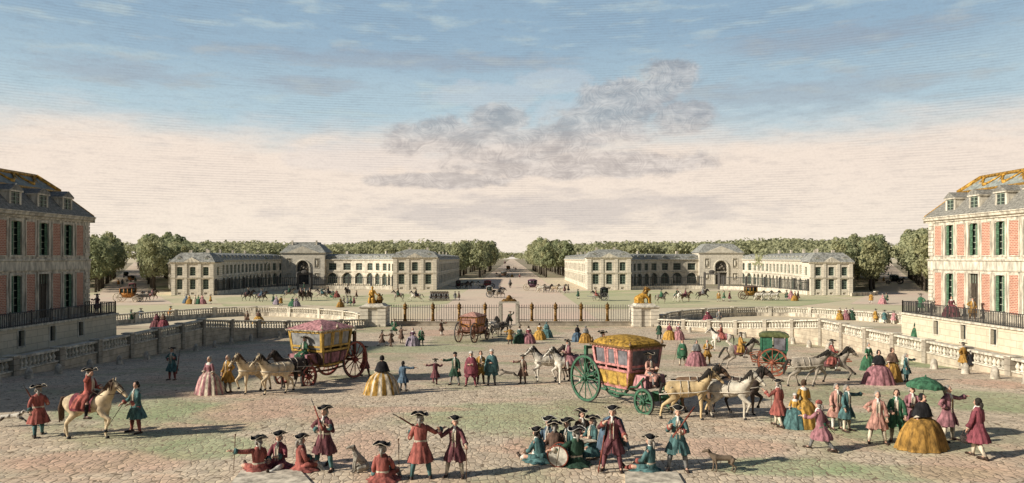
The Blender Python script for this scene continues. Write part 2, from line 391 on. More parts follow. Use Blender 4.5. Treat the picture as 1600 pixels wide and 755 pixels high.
# ================================================================== FACADES
def line_map(p0, p1, z0=0):
    """maps (along, height, depth) to space; depth goes to the left of p0->p1"""
    p0, p1 = Vector(p0), Vector(p1); d = (p1-p0); L = d.length; d.normalize(); n = Vector((-d.y, d.x))
    f = lambda s, z, q=0: (p0.x+d.x*s+n.x*q, p0.y+d.y*s+n.y*q, z0+z)
    f.L = L; return f
def poly_map(pts, z0=0):
    pts = [Vector(p) for p in pts]; cum = [0]
    for a, b in zip(pts, pts[1:]): cum.append(cum[-1]+(b-a).length)
    nn = []
    for i in range(len(pts)):
        d = (pts[min(i+1, len(pts)-1)]-pts[max(i-1, 0)]).normalized(); nn.append(Vector((-d.y, d.x)))
    def f(s, z, q=0):
        k = 0
        while k < len(pts)-2 and s > cum[k+1]: k += 1
        t = (s-cum[k])/(cum[k+1]-cum[k]); t = min(1, max(0, t)) if -1e-6 < t < 1+1e-6 else t
        p = pts[k].lerp(pts[k+1], t); n = nn[k].lerp(nn[k+1], t).normalized()
        return (p.x+n.x*q, p.y+n.y*q, z0+z)
    f.L = cum[-1]; f.cum = cum; return f
def wall_faces(mb, Mf, s0, s1, z0, z1, ops, t=.25, mi=0, step=None):
    ss = {s0, s1}; zs = {z0, z1}
    for o in ops: ss |= {o[0], o[1]}; zs |= {o[2], o[3]}
    if step:
        k = s0+step
        while k < s1-step*.3:
            if not any(o[0]-.05 < k < o[1]+.05 for o in ops): ss.add(k)
            k += step
    ss = sorted(ss); zs = sorted(zs)
    for a, b in zip(ss, ss[1:]):
        for c, d in zip(zs, zs[1:]):
            if b-a < 1e-5 or d-c < 1e-5: continue
            m, n = (a+b)/2, (c+d)/2
            if any(o[0] < m < o[1] and o[2] < n < o[3] for o in ops): continue
            mb.add([Mf(a, c), Mf(b, c), Mf(b, d), Mf(a, d)], [(0, 1, 2, 3)], mi)
    for o in ops:
        a, b, c, d = o[:4]; arch = len(o) > 4 and o[4]
        top = d
        if arch:
            r = (b-a)/2; rise = min(arch*r, d-c); zc = d-rise; N = 8
            arc = [(a+r-r*math.cos(math.pi*k/N), zc+rise*math.sin(math.pi*k/N)) for k in range(N+1)]
            for (sa, za), (sb, zb) in zip(arc, arc[1:]):
                mb.add([Mf(sa, za), Mf(sb, zb), Mf(sb, d+.001), Mf(sa, d+.001)], [(0, 1, 2, 3)], mi)
                mb.add([Mf(sa, za), Mf(sb, zb), Mf(sb, zb, t), Mf(sa, za, t)], [(0, 1, 2, 3)], mi)
            top = zc
        else: mb.add([Mf(a, d), Mf(b, d), Mf(b, d, t), Mf(a, d, t)], [(0, 1, 2, 3)], mi)
        mb.add([Mf(a, c), Mf(a, top), Mf(a, top, t), Mf(a, c, t)], [(0, 1, 2, 3)], mi)
        mb.add([Mf(b, c), Mf(b, top), Mf(b, top, t), Mf(b, c, t)], [(0, 1, 2, 3)], mi)
        mb.add([Mf(a, c), Mf(b, c), Mf(b, c, t), Mf(a, c, t)], [(0, 1, 2, 3)], mi)
def mbox(mb, Mf, s0, s1, z0, z1, q0, q1, mi=0):
    mb.hexa([Mf(s0, z0, q0), Mf(s1, z0, q0), Mf(s1, z0, q1), Mf(s0, z0, q1), Mf(s0, z1, q0), Mf(s1, z1, q0), Mf(s1, z1, q1), Mf(s0, z1, q1)], mi)
def window(Mf, o, parent, t=.25, nx=2, nz=4, fm=None, gm=None, bar=.05, name='window'):
    a, b, c, d = o[:4]; e = .004
    mb = MB()
    w = bar
    for i in range(nx+1):
        s = a+e+(b-a-2*e-w)*i/nx; mbox(mb, Mf, s, s+w, c+e, d-e, t-.12, t-.05)
    for k in range(nz+1):
        z = c+e+(d-c-2*e-w)*k/nz; mbox(mb, Mf, a+e, b-e, z, z+w, t-.125, t-.055)
    f = mb.obj(name, fm or FRAMEM, parent)
    g = MB(); g.add([Mf(a, c, t-.03), Mf(b, c, t-.03), Mf(b, d, t-.03), Mf(a, d, t-.03)], [(0, 1, 2, 3)]); g.obj('pane', gm or GLASS, f)
    return f
def cornice(mb, Mf, s0, s1, z, prof, step=3.0, mi=0):
    """prof: list of (out, z) pairs run along the wall; out is towards the viewer"""
    n = max(1, int((s1-s0)/step)); rings = []
    for i in range(n+1):
        s = s0+(s1-s0)*i/n; rings.append([Mf(s, z+zz, -q) for q, zz in prof])
    mb.loft(rings, mi, (True, True))
CPROF = [(-.02, 0), (.1, 0), (.12, .12), (.3, .2), (.34, .38), (.42, .42), (.42, .5), (-.02, .5)]
def dormer(Mf, s, z, w, h, parent, kind=0, out=.15, back=1.6, sm=None, rm=None):
    mb = MB(); sm = sm or TRIM
    mbox(mb, Mf, s-w/2-.22, s-w/2, z, z+h, -out, back); mbox(mb, Mf, s+w/2, s+w/2+.22, z, z+h, -out, back)
    mbox(mb, Mf, s-w/2-.32, s+w/2+.32, z+h, z+h+.12, -out-.1, back)
    d = MB()
    top = [(-w/2-.34, h+.121), (0, h+.62), (w/2+.34, h+.121)] if kind == 0 else [(-w/2-.34, h+.121), (-w/4-.1, h+.47), (0, h+.56), (w/4+.1, h+.47), (w/2+.34, h+.121)]
    n = len(top)
    d.add([Mf(s+a, z+b, -out-.12) for a, b in top]+[Mf(s+a, z+b, back+.6) for a, b in top],
          [tuple(range(n)), tuple(range(2*n-1, n-1, -1))]+[(i, i+1, n+i+1, n+i) for i in range(n-1)]+[(0, n, 2*n-1, n-1)])
    o = mb.obj('dormer', sm, parent); d.obj('dormer_roof', rm or SLATE, o)
    g = MB(); mbox(g, Mf, s-w/2, s+w/2, z+.05, z+h, .1, .14)
    for k in range(5): mbox(g, Mf, s-w/2, s+w/2, z+.05+(h-.1)*k/4.2, z+.09+(h-.1)*k/4.2, .05, .098, 1)
    mbox(g, Mf, s-.03, s+.03, z+.05, z+h, .04, .097, 1)
    g.obj('dormer_window', [GLASS, FRAMEM], o)
    return o
# ================================================================== THE TWO NEAR WINGS
def near_wing(sgn):
    right = sgn > 0
    t = thing('palace_wing', 'brick and stone palace wing in full sun with green shuttered windows' if right else
              'brick and stone palace wing lying in its own shade', 'building', (0, 0, 0), 0, 'wings flanking the courtyard')
    X = 38.0; YA, YB = (25.0, 67.0) if right else (24.1, 66.1)
    # (along, height, depth): along runs away from the viewer's far corner, depth goes into the house
    def Mf(s, z, q=0): return (sgn*(X+q), YB-s, z)
    L = YB-YA; ops = []; bricks = []; doors = []
    k = 0; s = 3.1
    while s+1 < L:
        ops.append((s-.62, s+.62, 6.5, 9.15, .25)); 
        if k == 1: doors.append((s-.66, s+.66, 1.42, 5.0, .0))
        else: ops.append((s-.62, s+.62, 2.05, 4.95, .25))
        if k: bricks.append(s-1.65)
        s += 3.3; k += 1
    bricks.insert(0, 1.45)
    w = MB(); wall_faces(w, Mf, 0, L, -.9, 9.6, ops+doors, .32)
    w.add([Mf(0, -.9), Mf(0, 9.6), Mf(0, 9.6, 16), Mf(0, -.9, 16)], [(0, 1, 2, 3)]); w.add([Mf(L, -.9), Mf(L, 9.6), Mf(L, 9.6, 16), Mf(L, -.9, 16)], [(0, 1, 2, 3)])
    w.add([Mf(0, -.9, 16), Mf(L, -.9, 16), Mf(L, 9.6, 16), Mf(0, 9.6, 16)], [(0, 1, 2, 3)])
    wall = w.obj('wall', STONE, t)
    for b in bricks:
        for z0, z1 in ((2.0, 5.0), (6.5, 9.15)):
            m = MB(); mbox(m, Mf, b-.52, b+.52, z0, z1, -.035, .05); m.obj('brick_panel', BRICK, wall)
            m = MB()
            for (a, c, d, e) in ((b-.60, b-.52, z0-.08, z1+.08), (b+.52, b+.60, z0-.08, z1+.08), (b-.52, b+.52, z0-.08, z0), (b-.52, b+.52, z1, z1+.08)): mbox(m, Mf, a, c, d, e, -.07, .0)
            m.obj('panel_surround', TRIM, wall)
    # quoins at the far corner
    q = MB()
    for i in range(24):
        z0 = 1.45+i*.335
        if 5.2 < z0 < 6.4: continue
        mbox(q, Mf, -.06, .75 if i % 2 else .62, z0, z0+.28, -.07, .7)
    q.obj('quoin', TRIM, t)
    b = MB()
    cornice(b, Mf, -.1, L, 5.25, [(-.02, 0), (.07, 0), (.1, .1), (.1, .75), (.2, .82), (.2, .95), (-.02, .95)], 6)
    b.obj('belt_course', TRIM, t)
    b = MB(); cornice(b, Mf, -.45, L, 9.45, CPROF, 6)
    b.add([Mf(-.45, 9.45, -.3), Mf(-.45, 9.95, -.3), Mf(-.45, 9.95, 16), Mf(-.45, 9.45, 16)], [(0, 1, 2, 3)])
    b.obj('cornice', TRIM, t)
    for o in ops:
        wn = window(Mf, o, t, .32, 2, 5, fm=M_('pale_frame', (.42, .45, .33), .7, .2))
        s_ = MB()
        wd = .34
        for (a, c) in ((o[0]+.03, o[0]+.03+wd), (o[1]-.03-wd, o[1]-.03)): mbox(s_, Mf, a, c, o[2]+.03, o[3]-.02, .06, .1)
        s_.obj('shutter', SHUT, wn)
        m = MB()
        for (a, c, d, e) in ((o[0]-.16, o[0], o[2], o[3]), (o[1], o[1]+.16, o[2], o[3]), (o[0]-.16, o[1]+.16, o[3], o[3]+.17), (o[0]-.22, o[1]+.22, o[2]-.12, o[2])): mbox(m, Mf, a, c, d, e, -.06, .01)
        m.obj('window_surround', TRIM, wn)
    for o in doors:
        d = MB(); mbox(d, Mf, o[0], o[1], o[2], o[3], .22, .28)
        for i in range(2):
            for z0, z1 in ((1.6, 2.5), (2.65, 4.0)):
                mbox(d, Mf, o[0]+.1+i*.62, o[0]+.6+i*.62, z0, z1, .19, .219)
        dd = d.obj('door', M_('door_paint', (.07, .055, .04), .6, .2), t)
        g = MB(); 
        for i in range(5): mbox(g, Mf, o[0]+i*.32, o[0]+.04+i*.32, 4.2, 5.0, .16, .2)
        g.obj('fanlight', FRAMEM, dd)
        m = MB()
        for (a, c, d_, e) in ((o[0]-.16, o[0], o[2], o[3]), (o[1], o[1]+.16, o[2], o[3]), (o[0]-.16, o[1]+.16, o[3], o[3]+.17)): mbox(m, Mf, a, c, d_, e, -.06, .01)
        m.obj('door_surround', TRIM, dd)
    # mansard roof
    def ring(i, z): return [(sgn*(X+i), YB-i, z), (sgn*(X+16-i), YB-i, z), (sgn*(X+16-i), YA+i, z), (sgn*(X+i), YA+i, z)]
    r = MB(); r.loft([ring(-.38, 9.955), ring(1.5, 12.0)], 0, (False, False)); rf = r.obj('roof', SLATE_N, t)
    r = MB(); r.loft([ring(1.65, 12.1), ring(2.9, 13.25)], 0, (False, True)); r.obj('roof_crown', M_('lead', (.28, .3, .27), .6, .25, 3), rf)
    # gilded lead: edge rolls, corner ribs and swags
    g = MB()
    def roll(i, z, rad):
        p = ring(i, z); g.tube([p[3], p[0], p[1]], rad, 8)
    roll(1.55, 12.03, .13); roll(2.9, 13.3, .17)
    for i, j, z0, z1, rad in ((-.3, 1.5, 10.05, 12.0, .05), (1.6, 2.9, 12.1, 13.3, .2)):
        g.tube([ring(i, z0)[0], ring(j, z1)[0]], rad, 8)
    yy = YB-3.5
    k = 0
    while yy > YA+5:
        pts = []
        for i in range(9):
            u = i/8; f_ = 1-.62*math.sin(math.pi*u)
            pts.append((sgn*(X+1.65+1.2*f_-.06), yy-2.2*u, 12.1+1.12*f_+.02))
        g.tube(pts, [.05+.07*math.sin(math.pi*i/8) for i in range(9)], 6)
        g.ball((sgn*(X+2.75), yy, 13.12), (.16, .2, .18), 8, 5); g.tube([(sgn*(X+2.7), yy, 13.1), (sgn*(X+2.15), yy, 12.5)], [.1, .02], 6)
        g.ball((sgn*(X+2.1), yy-1.1, 12.5), (.2, .3, .2), 8, 5)
        yy -= 2.5; k += 1
    g.obj('gilded_crest', GILT, t, smooth=True)
    s = 3.1; k = 0
    while s+1 < L:
        if 1: dormer(Mf, s, 9.97, .95, 1.4, t, k % 2 == 1, out=-.05, back=1.4, rm=SLATE_N)
        s += 3.3; k += 1
    # podium with the railed walk
    PX, PY = 35.2, (66.5 if right else 65.5)
    def Pm(s, z, q=0): return (sgn*(PX+q), PY-s, z)
    po = [(5.1, 5.75, -.05, 1.08), (8.8, 9.45, -.05, 1.08), (12.4, 13.05, -.05, 1.08), (16, 16.65, -.05, 1.08), (19.6, 20.25, -.05, 1.08), (23.2, 23.85, -.05, 1.08)]
    w = MB(); wall_faces(w, Pm, 0, PY-YA, -1.1, 1.25, po, .3)
    w.add([Pm(0, -1.1), Pm(0, 1.25), Pm(0, 1.25, 14), Pm(0, -1.1, 14)], [(0, 1, 2, 3)])
    pod = w.obj('podium', ASHLAR, t)
    d = MB(); mbox(d, Pm, -.14, PY-YA, 1.25, 1.4, -.14, 2.795); mbox(d, Pm, -.14, -.002 +.0, 1.25, 1.4, 2.8, 14); d.obj('walk_slab', TRIM, pod)
    for o in po:
        f = MB()
        for (a, c, d_, e) in ((o[0]-.12, o[0], o[2], o[3]), (o[1], o[1]+.12, o[2], o[3]), (o[0]-.12, o[1]+.12, o[3], o[3]+.11), (o[0]-.12, o[1]+.12, o[2]-.1, o[2])): mbox(f, Pm, a, c, d_, e, -.04, .01)
        fo = f.obj('cellar_window', TRIM, pod)
    for o in po: 
        g = MB(); mbox(g, Pm, o[0], o[1], o[2], o[3], .22, .26)
        for i in range(1, 4): mbox(g, Pm, o[0]+i*.16-.02, o[0]+i*.16+.02, o[2], o[3], .15, .19, 1)
        for i in range(1, 4): mbox(g, Pm, o[0], o[1], o[2]+i*.28-.015, o[2]+i*.28+.015, .195, .215, 1)
        g.obj('grated_pane', [GLASS, IRON], pod)
    rl = MB()
    def rail(a, b):
        a, b = Vector(a), Vector(b); n = int((b-a).length/.19)
        for i in range(n+1):
            p = a.lerp(b, i/n); r_ = .022 if i % 12 else .04
            rl.box((p.x-r_, p.y-r_, p.z), (p.x+r_, p.y+r_, p.z+(.98 if i % 12 else 1.08)))
        for z in (.08, .98): rl.tube([a+Vector((0, 0, z)), b+Vector((0, 0, z))], .03, 4)
    rail((sgn*(PX+.06), PY-.06, 1.4), (sgn*(PX+.06), YA, 1.4)); rail((sgn*(PX+.06), PY-.06, 1.4), (sgn*(PX+6), PY-.06, 1.4))
    rl.obj('iron_railing', IRON, t)
    return t
near_wing(1); near_wing(-1)
# ================================================================== BALUSTRADES
def baluster_ring(mb, x, y, z, h, r, seg=8):
    mb.lathe([(r*.95, 0), (r*.95, .07*h), (r*.5, .1*h), (r*.75, .2*h), (r*1.1, .36*h), (r*.85, .52*h), (r*.42, .72*h), (r*.5, .84*h), (r*.8, .9*h), (r*.8, h)], seg, 0, (x, y, z), cap=(False, False))
def balustrade(path, ztop, zbase, piers, label, name='stone_balustrade', hb=.7, n_per=6, group=None, mats=None, pier_w=.5, dark=None):
    """path: list of (x, y); ztop(s), zbase(x, y); piers: distances along"""
    Mf = poly_map(path); L = Mf.L
    x0, y0 = path[0]
    t = thing(name, label, 'balustrade', (0, 0, 0), 0, group)
    sw, sc_ = mats or (STONE_K, TRIM)
    ss = sorted(set([0, L]+list(Mf.cum)+[L*i/40 for i in range(41)]))
    w = MB(); rr = []
    for s in ss:
        x, y, _ = Mf(s, 0); zt = ztop(s)-.14-hb; zb = zbase(x, y)-.3
        rr.append([Mf(s, zb, 0), Mf(s, zt, 0), Mf(s, zt, .42), Mf(s, zb, .42)])
    w.loft(rr, 0); w.obj('plinth_wall', sw, t)
    w = MB(); w.loft([[Mf(s, ztop(s)-.14, -.08), Mf(s, ztop(s), -.08), Mf(s, ztop(s), .5), Mf(s, ztop(s)-.14, .5)] for s in ss], 0); w.obj('rail', sc_, t)
    w = MB(); w.loft([[Mf(s, ztop(s)-.14-hb-.001, -.07), Mf(s, ztop(s)-.05-hb, -.07), Mf(s, ztop(s)-.05-hb, .47), Mf(s, ztop(s)-.14-hb-.001, .47)] for s in ss], 0); w.obj('base_moulding', sc_, t)
    pr = [0]+piers+[L]
    for p in piers:
        z = ztop(p); x, y, _ = Mf(p, 0); a, b = max(0, p-pier_w/2), min(L, p+pier_w/2)
        m = MB(); m.hexa([Mf(a, zbase(x, y)-.3, -.14), Mf(b, zbase(x, y)-.3, -.14), Mf(b, zbase(x, y)-.3, .53), Mf(a, zbase(x, y)-.3, .53), Mf(a, z+.03, -.14), Mf(b, z+.03, -.14), Mf(b, z+.03, .53), Mf(a, z+.03, .53)])
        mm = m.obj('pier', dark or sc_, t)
        m = MB(); mbox(m, Mf, a-.07, b+.07, z+.031, z+.1, -.2, .6); m.obj('pier_cap', sc_, mm)
    for a, b in zip(pr, pr[1:]):
        a += pier_w/2; b -= pier_w/2
        if b-a < .6: continue
        n = max(2, int((b-a)/(hb*.52))); m = MB()
        for i in range(n):
            s = a+(b-a)*(i+.5)/n; x, y, _ = Mf(s, 0, .2); baluster_ring(m, x, y, ztop(s)-.05-hb, hb-.09, .125*hb/.62, 8 if n_per > 5 else 6)
        m.obj('balusters', sc_, t, smooth=True)
    return t
def court_path(sgn):
    p = [(sgn*29.2, 16), (sgn*29.2, 70), (sgn*28, 76), (sgn*24.8, 82), (sgn*21, 88), (sgn*17.7, 92.2)]
    return p if sgn < 0 else p
def ct(s):    # top of the court wall along its length
    return interp(s, [(0, .5), (54, .45), (60.1, -.15), (66.9, -.75), (74, -1.15), (80, -1.35)])
pr = []; s = 54-.4
while s > 1: pr.append(s); s -= 4.4
pr = sorted(pr)+[58.4, 62.5, 66.7, 70.6, 74.6]
for sgn in (-1, 1):
    Mp = court_path(sgn)
    if sgn > 0:      # depth must go outward on both sides: mirror by reversing
        Mp = Mp[::-1]; Lp = poly_map(Mp).L
        balustrade(Mp, lambda s: ct(Lp-s), lambda x, y: Gz(y), [Lp-q for q in pr[::-1]], 'pale stone balustrade in the sun, edging the court below the brick wing', group='balustrades round the court', dark=STONE_G)
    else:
        balustrade(Mp, ct, lambda x, y: Gz(y), pr, 'stone balustrade lying in shade along the court, below the brown wing', group='balustrades round the court', dark=STONE_G)
for sgn in (-1, 1):
    pts = [(18.6, 94), (21, 99.5), (25, 104), (30, 107.5), (36, 109.8), (41, 109.5), (45, 106.5), (48.5, 101), (51, 96), (54, 88), (57, 78)]
    pts = [(sgn*a, b) for a, b in pts]
    if sgn > 0: pts = pts[::-1]
    L = poly_map(pts).L; n = 11
    # outward side is the parade; depth to the left of travel
    balustrade(pts[::1], lambda s: -1.0, lambda x, y: min(-2.3, -2.3) if y > 93 else Tz(y), [L*(i+.5)/n for i in range(n)],
               'crescent balustrade from the seated-woman statue round to the shaded wing' if sgn < 0 else 'crescent balustrade from the crouching-animal statue round to the sunlit wing',
               n_per=4, group='crescent balustrades facing the parade ground', mats=(STONE, TRIM))
# guard stones
gs = MB(); gs.lathe([(.27, -.1), (.27, .06), (.24, .2), (.235, .38), (.2, .56), (.13, .68), (.05, .74)], 12); GS = gs.mesh('guard_stone', [M_('weathered_stone', (.5, .44, .35), .95, .3, 3)])
ys = [39.0, 41.6, 44.3, 47.6, 51.2, 55.0, 59.3, 63.6, 67.6, 71.5]
for sgn in (-1, 1):
    for i, y in enumerate([26, 29.2, 32.4, 35.6]+ys):
        if y < 36: continue
        k = ys.index(y)
        o = link('guard_stone', GS); x = sgn*27.3; o.location = (x, y, Gz(y)); s = .92 if sgn > 0 else .85; o.scale = (s, s, s); o.rotation_euler.z = k
        side = 'below the sunlit balustrade' if sgn > 0 else 'along the shaded balustrade'
        tag(o, f'squat domed guard stone {side}, {ordn(k)} from the viewer', 'bollard', 'guard stones along the balustrades')
    for i, (x, y) in enumerate([(26.6, 75), (24.8, 78.5), (22.6, 81.5), (20.4, 84.5), (18.6, 87)]):
        o = link('guard_stone', GS); o.location = (sgn*x, y, Gz(y)); o.scale = (.9, .9, .9)
        tag(o, f'small guard stone on the {"sunlit" if sgn > 0 else "shaded"} bend towards the gate, {ordn(i)} after the corner', 'bollard', 'guard stones along the balustrades')
# ================================================================== GATE AND FENCE
FY = 93.2
def fence(x0, x1, golds, label):
    t = thing('iron_fence', label, 'fence', (0, FY, -2.3), 0, 'fence panels beside the gate')
    b = MB(); b.box((x0, -.25, 0), (x1, .25, .5)); b.box((x0, -.3, .5), (x1, .3, .58)); b.obj('footing', STONE_G, t)
    r = MB(); n = int((x1-x0)/.3)
    for i in range(n+1):
        x = x0+.05+(x1-x0-.1)*i/n
        if any(abs(x-g) < .28 for g in golds): continue
        r.box((x-.034, -.03, .58), (x+.034, .03, 2.5)); r.lathe([(.07, 0), (.05, .08), (.0, .26)], 5, 0, (x, 0, 2.5))
    for z in (.75, 2.3): r.box((x0, -.05, z), (x1, .05, z+.07))
    r.obj('bars', M_('fence_paint', (.2, .18, .155), .6, .2), t)
    for g in golds:
        p = MB(); p.box((g-.24, -.2, .58), (g+.24, .2, .8)); p.box((g-.17, -.14, .8), (g+.17, .14, 2.15)); p.box((g-.27, -.22, 2.15), (g+.27, .22, 2.32))
        p.ball((g, 0, 2.55), (.27, .22, .27), 8, 6); p.ball((g, -.16, 1.5), (.14, .1, .35), 8, 6); p.ball((g, -.15, 1.9), (.16, .1, .14), 8, 5); p.lathe([(.1, 2.75), (.04, 3.0)], 6, 0, (g, 0, 0))
        p.obj('gilded_pilaster', GILT_D, t, smooth=True)
    return t
gx = lambda px: (px-800)*FY/F
fence(gx(611), gx(780), [gx(v) for v in (633, 676.5, 717.6, 758)], 'iron fence with gilded pilasters, between the seated-woman statue and the gate')
fence(gx(811), gx(985), [gx(v) for v in (831, 868, 908, 949)], 'iron fence with gilded pilasters, between the gate and the crouching-animal statue')
t = thing('gateway', 'open royal gateway with dark posts and a gilded crest, in the middle of the fence', 'gate', (gx(795.5), FY, -2.3))
a, b = gx(782.5)-gx(795.5), gx(808.5)-gx(795.5)
for x in (a, b):
    m = MB(); m.box((x-.2, -.3, 0), (x+.2, .3, 2.75)); m.box((x-.26, -.36, 2.75), (x+.26, .36, 2.9)); m.box((x-.26, -.36, 0), (x+.26, .36, .3)); m.box((x-.1, -.33, .4), (x+.1, .33, 2.6)); m.obj('post', M_('post_paint', (.42, .38, .31), .7, .2), t)
m = MB(); m.box((a-.2, -.2, 2.9), (b+.2, .2, 3.08)); m.obj('lintel', M_('post_paint', (0, 0, 0)), t)
m = MB(); m.lathe([(1.05, 0), (.9, .16), (.5, .3), (.34, .5), (.3, .62), (.1, .8)], 12, 0, (0, 0, 3.08), 1, .18)
m.ball((0, 0, 3.62), (.28, .16, .28)); m.tube([(-.9, 0, 3.12), (-.7, 0, 3.36), (-.4, 0, 3.3)], .08, 6); m.tube([(.9, 0, 3.12), (.7, 0, 3.36), (.4, 0, 3.3)], .08, 6)
m.obj('gilded_crest', GILT_D, t, smooth=True)
for x, s in ((a+.2, 1), (b-.2, -1)):      # the open leaves, swung inward
    m = MB()
    for i in range(5): m.box((x-.02, .3+i*.27, .1), (x+.02, .34+i*.27, 2.6))
    for z in (.15, 1.3, 2.5): m.box((x-.03, .3, z), (x+.03, 1.42, z+.06))
    m.obj('gate_leaf', IRON, t)
def pedestal(px, w, label):
    x = gx(px); t = thing('statue_pedestal', label, 'pedestal', (x, FY, -2.3), 0, 'pedestals at the ends of the fence')
    h = w/2
    m = MB(); m.box((-h, -h, 0), (-h*.36, h, 2.3)); m.box((h*.36, -h, 0), (h, h, 2.3)); m.box((-h*.36, -h*.9, 0), (h*.36, h, 2.3)); m.obj('shaft', STONE_J, t)
    m = MB(); m.lathe([(h*1.414, 0), (h*1.53, .12), (h*1.53, .24), (h*1.2, .3), (h*.95, .55)], 4, 0, (0, 0, 2.3)); 
    me = m.obj('cap', TRIM, t); me.rotation_euler.z = R(45)
    m = MB()
    for sx in (-1, 1): m.box((sx*h*.36-(.25 if sx < 0 else -.0), -h-.05, 0), (sx*h*.36+(.25 if sx > 0 else 0), -h-.002, .35))
    m.box((-h-.08, -h*.85, 0), (h+.08, h+.05, .2)); m.obj('plinth', TRIM, t)
    return x
pxl = pedestal(586, 3.2, 'banded stone pedestal carrying the gilded seated woman'); pxr = pedestal(1006, 3.2, 'banded stone pedestal carrying the gilded crouching animal')
def statue_woman():
    t = thing('gilded_statue', 'gilded statue of a seated robed woman beside a trophy of arms', 'statue', (pxl, FY, .55), 0, 'gilded statues on the pedestals')
    m = MB()
    m.chain([(0-.35, .1, .45, .42), (-.35, .05, .95, .3), (-.33, 0, 1.45, .27), (-.33, -.02, 1.75, .1)]); m.ball((-.32, -.05, 1.98), (.17, .19, .21))
    m.chain([(-.5, 0, .5, .26), (-.55, -.6, .6, .22), (-.55, -.65, .05, .22)]); m.chain([(-.2, 0, .5, .26), (-.15, -.6, .55, .22), (-.15, -.6, .05, .22)])
    m.chain([(-.6, 0, 1.55, .13), (-.72, -.15, 1.1, .1), (-.5, -.5, .85, .08)]); m.chain([(-.08, 0, 1.55, .13), (.15, -.1, 1.2, .1), (.42, -.1, 1.0, .08)])
    m.ball((-.3, .1, .2), (.7, .6, .25))
    b = link('draped_figure', voxel(m, .05, 3), t); b.data.materials.append(GILT); b.data.polygons.foreach_set('use_smooth', [True]*len(b.data.polygons))
    m = MB(); m.ball((.6, .0, .5), (.42, .3, .55)); m.lathe([(.45, 0), (.42, .08), (.1, .12)], 12, 0, (.75, -.3, .5)); m.tube([(.4, 0, 0), (.95, .1, 1.15)], .06, 6); m.tube([(.9, 0, 0), (.35, .1, 1.3)], .05, 6); m.ball((.55, -.1, 1.1), (.2, .2, .18)); m.tube([(.2, -.3, 0), (.9, -.2, .9)], .09, 6)
    m.obj('trophy_of_arms', GILT_D, t, smooth=True)
def statue_animal():
    t = thing('gilded_statue', 'gilded statue of a huge crouching animal with raised head', 'statue', (pxr, FY, .55), 0, 'gilded statues on the pedestals')
    m = MB()
    m.chain([(-.75, .1, .5, .5), (-.35, .05, .75, .5), (.1, 0, 1.05, .4), (.3, -.02, 1.45, .26), (.4, -.05, 1.8, .24), (.72, -.08, 1.72, .14)])
    m.chain([(.25, .22, 1.0, .2), (.55, .22, .55, .14), (.6, .22, .1, .13), (.8, .22, .07, .12)]); m.chain([(.25, -.25, 1.0, .2), (.6, -.3, .6, .14), (.62, -.3, .1, .13), (.82, -.3, .07, .12)])
    m.chain([(-.7, -.3, .45, .34), (-.2, -.4, .35, .2), (-.5, -.45, .1, .14), (-.1, -.45, .08, .12)]); m.ball((-.6, 0, .12), (.75, .6, .15))
    m.capsule((.28, .14, 1.95), (.22, .16, 2.12), .07, .04); m.capsule((.28, -.2, 1.95), (.22, -.22, 2.12), .07, .04)
    m.chain([(.75, 0, .3, .2), (.78, 0, .8, .16), (.8, 0, 1.1, .12)])
    b = link('animal_body', voxel(m, .05, 2), t); b.data.materials.append(GILT); b.data.polygons.foreach_set('use_smooth', [True]*len(b.data.polygons))
    m = MB()
    random.seed(3)
    for i in range(46):
        a = random.random()*6.28; h = random.random()
        m.ball((.12+.2*h+.32*math.cos(a)*(1-.3*h), .3*math.sin(a), 1.1+.85*h), (.11, .1, .14), 6, 4)
    m.obj('mane', GILT_D, t, smooth=True)
statue_woman(); statue_animal()
# stone slabs at the viewer's feet
def slab(pts, h, label):
    vs = [at(*p) for p in pts]; c = sum(vs, Vector())/len(vs); m = MB(); n = len(pts)
    m.add([(v.x-c.x, v.y-c.y, 0) for v in vs]+[(v.x-c.x, v.y-c.y, h) for v in vs], [tuple(range(n-1, -1, -1)), tuple(range(n, 2*n))]+[(i, (i+1) % n, n+(i+1) % n, n+i) for i in range(n)])
    o = m.obj('stone_slab', STONE); o.location = (c.x, c.y, 0); tag(o, label, 'slab', 'stone slabs at the terrace edge')
slab([(352, 770), (378, 737), (468, 738), (497, 770)], .07, 'pale stone slab beneath the red-coated soldiers sitting with a staff')
slab([(978, 775), (976, 741), (1058, 741), (1078, 775)], .07, 'pale stone slab under the teal soldier sitting on the ground')
